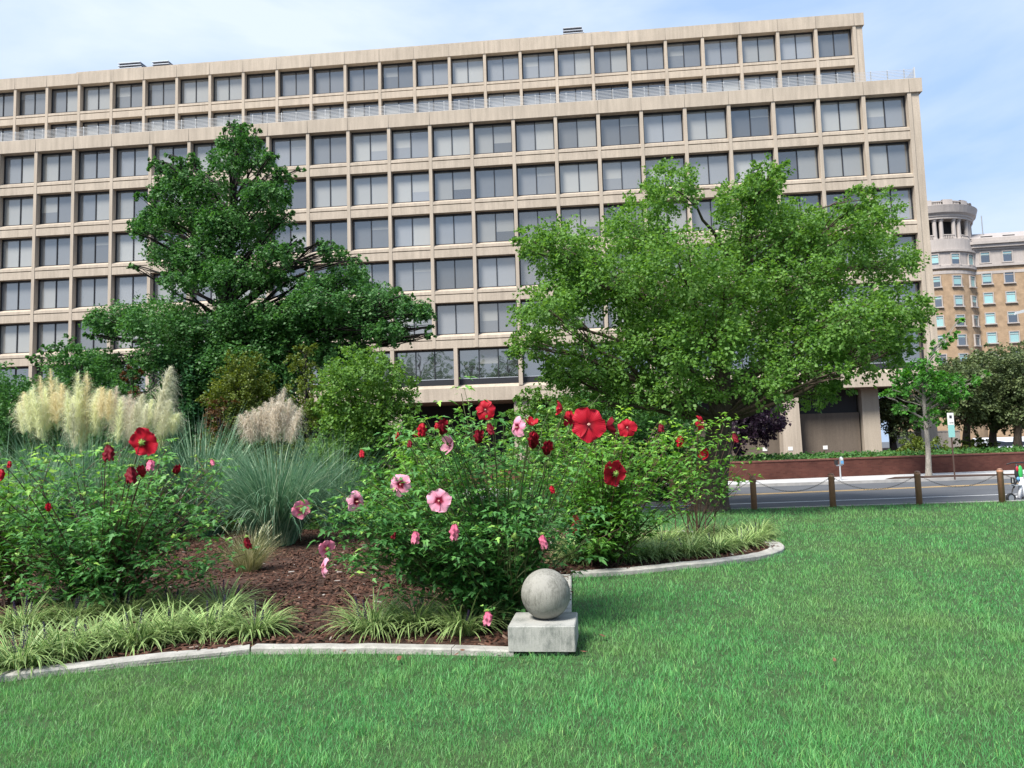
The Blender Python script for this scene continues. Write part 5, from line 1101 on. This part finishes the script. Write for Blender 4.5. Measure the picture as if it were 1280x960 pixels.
# ================================================================== BOLLARDS AND CHAINS
bp = MB(); bp.lathe([(.074, -.1), (.072, .74), (.078, .745), (.078, .775), (.071, .79), (.052, .815), (.0, .825)], 20)
bcap = MB(); bcap.lathe([(.072, .806), (.055, .826), (.03, .838), (.0, .842)], 16)
ring = MB(); 
ring.tube([(.09 * math.cos(a), .02 * math.sin(a) - 0, .70 + .03 * math.sin(a)) for a in np.linspace(0, 6.28, 9)], .012, 5)
bpos = []
names_b = ['last one hidden behind the hibiscus shrub on the left', 'just right of the thick tree trunk', 'second to the right of the tree trunk', 'third to the right of the tree trunk', 'beside the rental scooter', 'off the right side past the scooter']
proto = None
for (px, py), nm in zip(((842, 640), (943, 638), (1041.5, 635), (1149.5, 632), (1253, 628), (1358, 625)), names_b):
    g = ground(px, py); g[1] = 19.42 - .0 * g[0]; g[0] = ground(px, py)[0] * 19.42 / ground(px, py)[1]; bpos.append(g)
    if px > 1300: continue
    if proto is None:
        proto = thing('bollard', 'x', 'bollard', g, 0, 'brown bollards along the lawn edge')
        bp.build('post', M['brown_metal'], proto, True); bcap.build('cap', principled('bollard_cap', (.30, .17, .12), .5), proto, True); ring.build('chain_ring', M['chain'], proto); o = proto
    else: o = copy_tree(proto)
    o.location = g; o['label'] = 'brown round bollard ' + nm
bpos.insert(0, bpos[0] * 2 - bpos[1]); bpos.insert(0, bpos[0] * 2 - bpos[1])
cn = ['behind the left hibiscus and shrubs', 'left of the thick tree trunk', 'behind the thick tree trunk', 'right of the tree trunk', 'between the bollards in front of the parking meter', 'in front of the street sign', 'behind the rental scooter']
for i in range(len(bpos) - 1):
    a, b = bpos[i], bpos[i + 1]; d = (b - a) / np.linalg.norm(b - a); L_ = np.linalg.norm(b - a); m = MB()
    pa = a + d * .09 + np.array([0, 0, .70]); pb = b - d * .09 + np.array([0, 0, .70]); nl = 46
    t = np.linspace(0, 1, nl + 1); sag = .30 + random.uniform(-.03, .03)
    pts = pa[None] * (1 - t[:, None]) + pb[None] * t[:, None]; pts[:, 2] -= sag * (1 - (2 * t - 1) ** 2)
    for k in range(nl):
        c = (pts[k] + pts[k + 1]) / 2; u = norm(pts[k + 1] - pts[k]); s_ = norm(np.cross(u, [0, 0, 1])); w_ = np.cross(u, s_); q = s_ if k % 2 else w_
        m.tube([c + u * .030 * math.cos(x) + q * .014 * math.sin(x) for x in np.linspace(0, 2 * PI, 9)], .0033, 4, 0, False)
    p0_ = pa.copy(); me = m.build('chain', M['chain']); tag(me, 'dark steel chain hanging low ' + cn[i], 'chain', 'chains between the bollards')

# ================================================================== STREET FURNITURE ACROSS THE ROAD
g = ground(1051, 600); pm_ = thing('parking_meter', 'grey parking meter on a post before the brick wall', 'parking meter', (g[0], g[1], 0))
m = MB(); m.lathe([(.09, 0), (.09, .02), (.035, .03), (.03, .62)], 10); m.build('post', M['grey_metal'], pm_, True)
m = MB(); m.box(-.16, .10, -.03, .03, .60, .66); m.build('bracket', M['grey_metal'], pm_)
m = MB(); m.bbox(-.005, .155, -.07, .07, .66, .86, .02); m.lathe([(.085, .86), (.08, .93), (.05, .98), (0, 1.0)], 12, (.075, 0)); m.build('meter_head', M['grey_metal'], pm_)
m = MB(); m.box(.02, .135, -.078, -.071, .70, .82); m.build('display', M['blue_plastic'], pm_)
m = MB(); m.box(.03, .12, -.079, -.072, .84, .93); m.build('window', M['sign_white'], pm_)
m = MB(); m.bbox(-.22, -.09, -.05, .05, .66, .84, .015); m.build('card_box', M['black'], pm_)
g = ground(1194, 599); sg_ = thing('street_sign', 'narrow white and teal parking sign on a brown post', 'sign', (g[0], g[1], 0))
SYd = g[1]; zt = at(1193, 541, SYd)[2]; z1 = at(1193, 516, SYd)[2]; zm = at(1193, 531, SYd)[2]; zb = at(1193, 546.5, SYd)[2]; xo = at(1193, 530, SYd)[0] - g[0]
m = MB(); m.box(-.022, .022, 0, .04, -.02, z1 - .02); m.build('post', principled('rusty_post', (.075, .045, .035), .7), sg_)
m = MB(); m.bbox(-.13, .13, -.02, -.003, zm + .004, z1, .004); m.build('upper_plate', M['sign_white'], sg_)
m = MB(); m.bbox(-.13, .13, -.02, -.003, zb, zm, .004); m.build('lower_plate', M['sign_teal'], sg_)
m = MB(); h = z1 - zm; m.lathe([(.0, 0), (.055, 0), (.055, .004), (0, .004)], 14); 
m2 = MB(); m2.box(-.05, .05, -.0235, -.0205, z1 - .22, z1 - .10); m2.box(-.07, .07, -.0235, -.0205, zm + .07, zm + .095); m2.add([(.07, -.0235, zm + .05), (.105, -.0235, zm + .083), (.07, -.0235, zm + .115)], [(0, 1, 2)])
m2.build('symbols', M['sign_ink'], sg_)

# rental scooter at the right edge
g = at(1272, 620, 20.6); sx = g[0]; scr = thing('rental_scooter', 'white rental scooter with green and red head cut by the right edge', 'scooter', (sx, 20.6, -.12), R(12))
def wheel(root, x, r):
    m = MB()
    pr = [(r * .72, -.03), (r * .95, -.035), (r, -.015), (r, .015), (r * .95, .035), (r * .72, .03)]
    P = []; sgm = 20
    for i in range(sgm):
        a = 2 * PI * i / sgm
        for rr_, y in pr: P.append((x + rr_ * math.cos(a), y, r + rr_ * math.sin(a)))
    q = len(pr); m.add(P, [(i * q + j, i * q + (j + 1) % q, ((i + 1) % sgm) * q + (j + 1) % q, ((i + 1) % sgm) * q + j) for i in range(sgm) for j in range(q)])
    t = m.build('wheel', M['rubber'], root)
    h = MB(); P = [(x + r * .70 * math.cos(a), y, r + r * .70 * math.sin(a)) for y in (-.02, .02) for a in np.linspace(0, 2 * PI, 16, endpoint=False)]
    h.add(P, [tuple(range(15, -1, -1)), tuple(range(16, 32))] + [(i, (i + 1) % 16, 16 + (i + 1) % 16, 16 + i) for i in range(16)]); h.build('rim', M['grey_metal'], t)
wheel(scr, -.22, .13); wheel(scr, .78, .13)
m = MB(); m.tube([(.0, -.05, .12), (.06, -.05, .42), (.10, -.05, .66)], [.05, .045, .035], 8); m.tube([(.17, -.05, .12), (.16, -.05, .40), (.12, -.05, .66)], [.05, .045, .035], 8); m.tube([(-.02, 0, .14), (.25, 0, .11), (.7, 0, .13)], .045, 8); m.build('frame', M['white_plastic'], scr, True)
m = MB(); m.bbox(.08, .70, -.09, .09, .10, .16, .02); m.build('deck', M['black'], scr)
m = MB(); m.tube([(.10, 0, .60), (.06, 0, .85), (.04, 0, 1.02)], .025, 8); m.tube([(-.22, 0, .13), (-.14, 0, .34), (.06, 0, .62)], .02, 6); m.build('steering_column', M['black'], scr, True)
m = MB(); m.tube([(-.30, -.05, 1.02), (-.1, 0, 1.05), (.04, 0, 1.05), (.25, .02, 1.05), (.46, .06, 1.03)], .018, 8); m.build('handlebar', M['black'], scr, True)
def blob(c, r, n=14):
    m = MB(); m.lathe([(r[0] * math.sin(a), -math.cos(a)) for a in np.linspace(0.02, PI - .02, 12)], n)
    m.v = [(c[0] + x, c[1] + y * r[1] / r[0], c[2] + z * r[2]) for x, y, z in m.v]; return m
blob((.07, .0, .77), (.10, .055, .21)).build('head_housing', M['black'], scr, True)
blob((.105, -.05, .80), (.068, .035, .18)).build('head_cover', M['green_plastic'], scr, True)
blob((.02, -.04, .885), (.035, .03, .075)).build('tail_light', M['red_plastic'], scr, True)
blob((.02, -.05, .62), (.05, .035, .06)).build('lock_unit', M['blue_plastic'], scr, True)
m = MB(); m.bbox(-.22, -.09, -.07, -.03, .50, .67, .015); m.box(-.19, -.175, -.076, -.071, .53, .64, 1); m.build('side_box', [M['black'], M['sign_white']], scr)
m = MB(); m.bbox(-.13, .06, -.12, .12, .44, .47, .01); m.build('shelf', M['grey_metal'], scr)

# street lamp reaching in at the right edge
LY = 33.0; lp = at(1296, 390, LY); lt = thing('street_lamp', 'street lamp whose head pokes in at the right edge', 'street lamp', (lp[0], LY, 0))
zl = lp[2]; m = MB(); m.lathe([(.14, 0), (.13, .3), (.08, .35), (.055, zl + .3)], 12); m.build('pole', M['grey_metal'], lt, True)
m = MB(); m.tube([(0, 0, zl), (-.3, -.03, zl + .10), (-.62, -.05, zl + .06)], .035, 8); m.build('arm', M['grey_metal'], lt, True)
m = MB(); m.add([(-.42, -.12, zl + .02), (-1.0, -.10, zl - .10), (-1.0, .0, zl - .10), (-.42, .02, zl + .02), (-.42, -.12, zl + .16), (-.95, -.10, zl + .02), (-.95, .0, zl + .02), (-.42, .02, zl + .16)], [(0, 3, 2, 1), (4, 5, 6, 7), (0, 1, 5, 4), (1, 2, 6, 5), (2, 3, 7, 6), (3, 0, 4, 7)]); m.build('lamp_head', M['white_metal'], lt)
m = MB(); m.bbox(-.40, .06, -.14, .12, zl - .16, zl + .0, .02); m.build('control_box', M['car_dark'], lt)

# ================================================================== PARKED CARS
def car(label, x, y, rot, paint, h=1.5, L_=4.6, van=False, z=-.2):
    root = thing('parked_car' if not van else 'parked_van', label, 'car' if not van else 'van', (x, y, z), rot)
    wd = .9; hd = h * .58
    if van: pr = [(-L_ / 2, .35), (L_ / 2, .35), (L_ / 2, hd * .95), (L_ / 2 - .9, hd), (L_ / 2 - 1.7, h), (-L_ / 2 + .15, h), (-L_ / 2, hd)]
    else: pr = [(-L_ / 2, .35), (L_ / 2, .35), (L_ / 2 + .02, hd * .8), (L_ / 2 - .2, hd * .92), (L_ / 2 - 1.2, hd), (L_ / 2 - 2.0, h), (-L_ / 2 + 1.1, h), (-L_ / 2 + .35, hd * 1.02), (-L_ / 2, hd * .95)]
    m = MB(); n = len(pr)
    def ringp(s, inset): return [(px_, s * (wd - (inset if z_ > hd + .05 else 0)), z_) for px_, z_ in pr]
    m.add(ringp(-1, .14) + ringp(1, .14), [tuple(range(n)), tuple(range(2 * n - 1, n - 1, -1))] + [(i, n + i, n + (i + 1) % n, (i + 1) % n) for i in range(n)]); body = m.build('body', M[paint], root)
    bv = body.modifiers.new('round', 'BEVEL'); bv.width = .07; bv.segments = 3
    for s in (-1, 1):
        g_ = MB(); a = -L_ / 2 + (.3 if van else .75); b = L_ / 2 - (1.55 if van else 1.65); k = (h - .12 - hd) ; y0, y1 = wd - .02, wd - .13
        g_.add([(a, s * (y0 + .012), hd + .06), (b + .45, s * (y0 + .012), hd + .06), (b - .15, s * (y1 + .012), h - .12), (a + .35, s * (y1 + .012), h - .12)], [(0, 1, 2, 3) if s < 0 else (3, 2, 1, 0)]); g_.build('side_window', M['car_glass'], root)
        for wx in (-L_ / 2 + .85, L_ / 2 - .9):
            t = MB(); P = [(wx + rr_ * math.cos(q), s * yy, .32 + rr_ * math.sin(q)) for yy, rr_ in ((wd - .2, .31), (wd + .01, .32), (wd + .02, .2)) for q in np.linspace(0, 2 * PI, 18, endpoint=False)]
            F = [(k * 18 + i, k * 18 + (i + 1) % 18, (k + 1) * 18 + (i + 1) % 18, (k + 1) * 18 + i) for k in range(2) for i in range(18)]; t.add(P, F); w_ = t.build('wheel', M['rubber'], root)
            r_ = MB(); r_.add([(wx + .2 * math.cos(q), s * (wd + .018), .32 + .2 * math.sin(q)) for q in np.linspace(0, 2 * PI, 14, endpoint=False)], [tuple(range(14))]); r_.build('rim', M['grey_metal'], w_)
    return root
p = at(1262, 553, 58); car('white van parked on the far street behind the brick wall', p[0], 58, R(-4), 'car_white', 1.62, 4.9, True, .02)
p = at(1163, 560, 62); car('pale blue car half hidden by the bush near the beige pier', p[0], 62, R(5), 'car_blue', 1.35, 4.3, False, -.1)
p = at(1138, 560, 60); car('dark car parked beside the building corner', p[0] - 1.0, 66, R(95), 'car_dark', 1.4, 4.4, False, -.1)

# fallen leaves on the lawn and edging
lm = MB(); lm.add([(-.04, -.02, .004), (0, -.028, .012), (.045, -.012, .006), (.05, .012, .014), (.005, .024, .004), (-.04, .018, .012), (0, 0, .012)], [(6, 0, 1), (6, 1, 2), (6, 2, 3), (6, 3, 4), (6, 4, 5), (6, 5, 0)])
lme = lm.mesh('fallen_leaf'); lme.materials.append(M['dead_leaf'])
for px, py, z, s_, nm in ((753, 795, .045, 1.0, 'on the grass right of the stone plinth'), (430, 814, .06, .7, 'on the edging in front of the middle liriope'), (578, 813, .06, .7, 'on the edging left of the plinth'), (571, 818, .05, .7, 'beside another leaf at the edging foot left of the plinth'), (624, 820, .05, .6, 'touching the edging next to the plinth'), (714, 776, .06, .9, 'on the edging behind the ball'), (499, 823, .045, .9, 'in the grass before the middle edging'), (730, 815, .045, .9, 'at the right foot of the plinth'), (1043, 825, .05, .6, 'on the open lawn at right'), (741, 735, .05, .7, 'in the shaded grass beyond the plinth')):
    g = ground(px, py, z); o = bpy.data.objects.new('fallen_leaf', lme); COL.objects.link(o); o.location = g; o.rotation_euler = (random.uniform(-.4, .4), random.uniform(-.4, .4), random.random() * 6); o.scale = (s_ * .75, s_ * .75, s_ * .75)
    tag(o, 'brown fallen leaf ' + nm, 'leaf', 'fallen leaves')
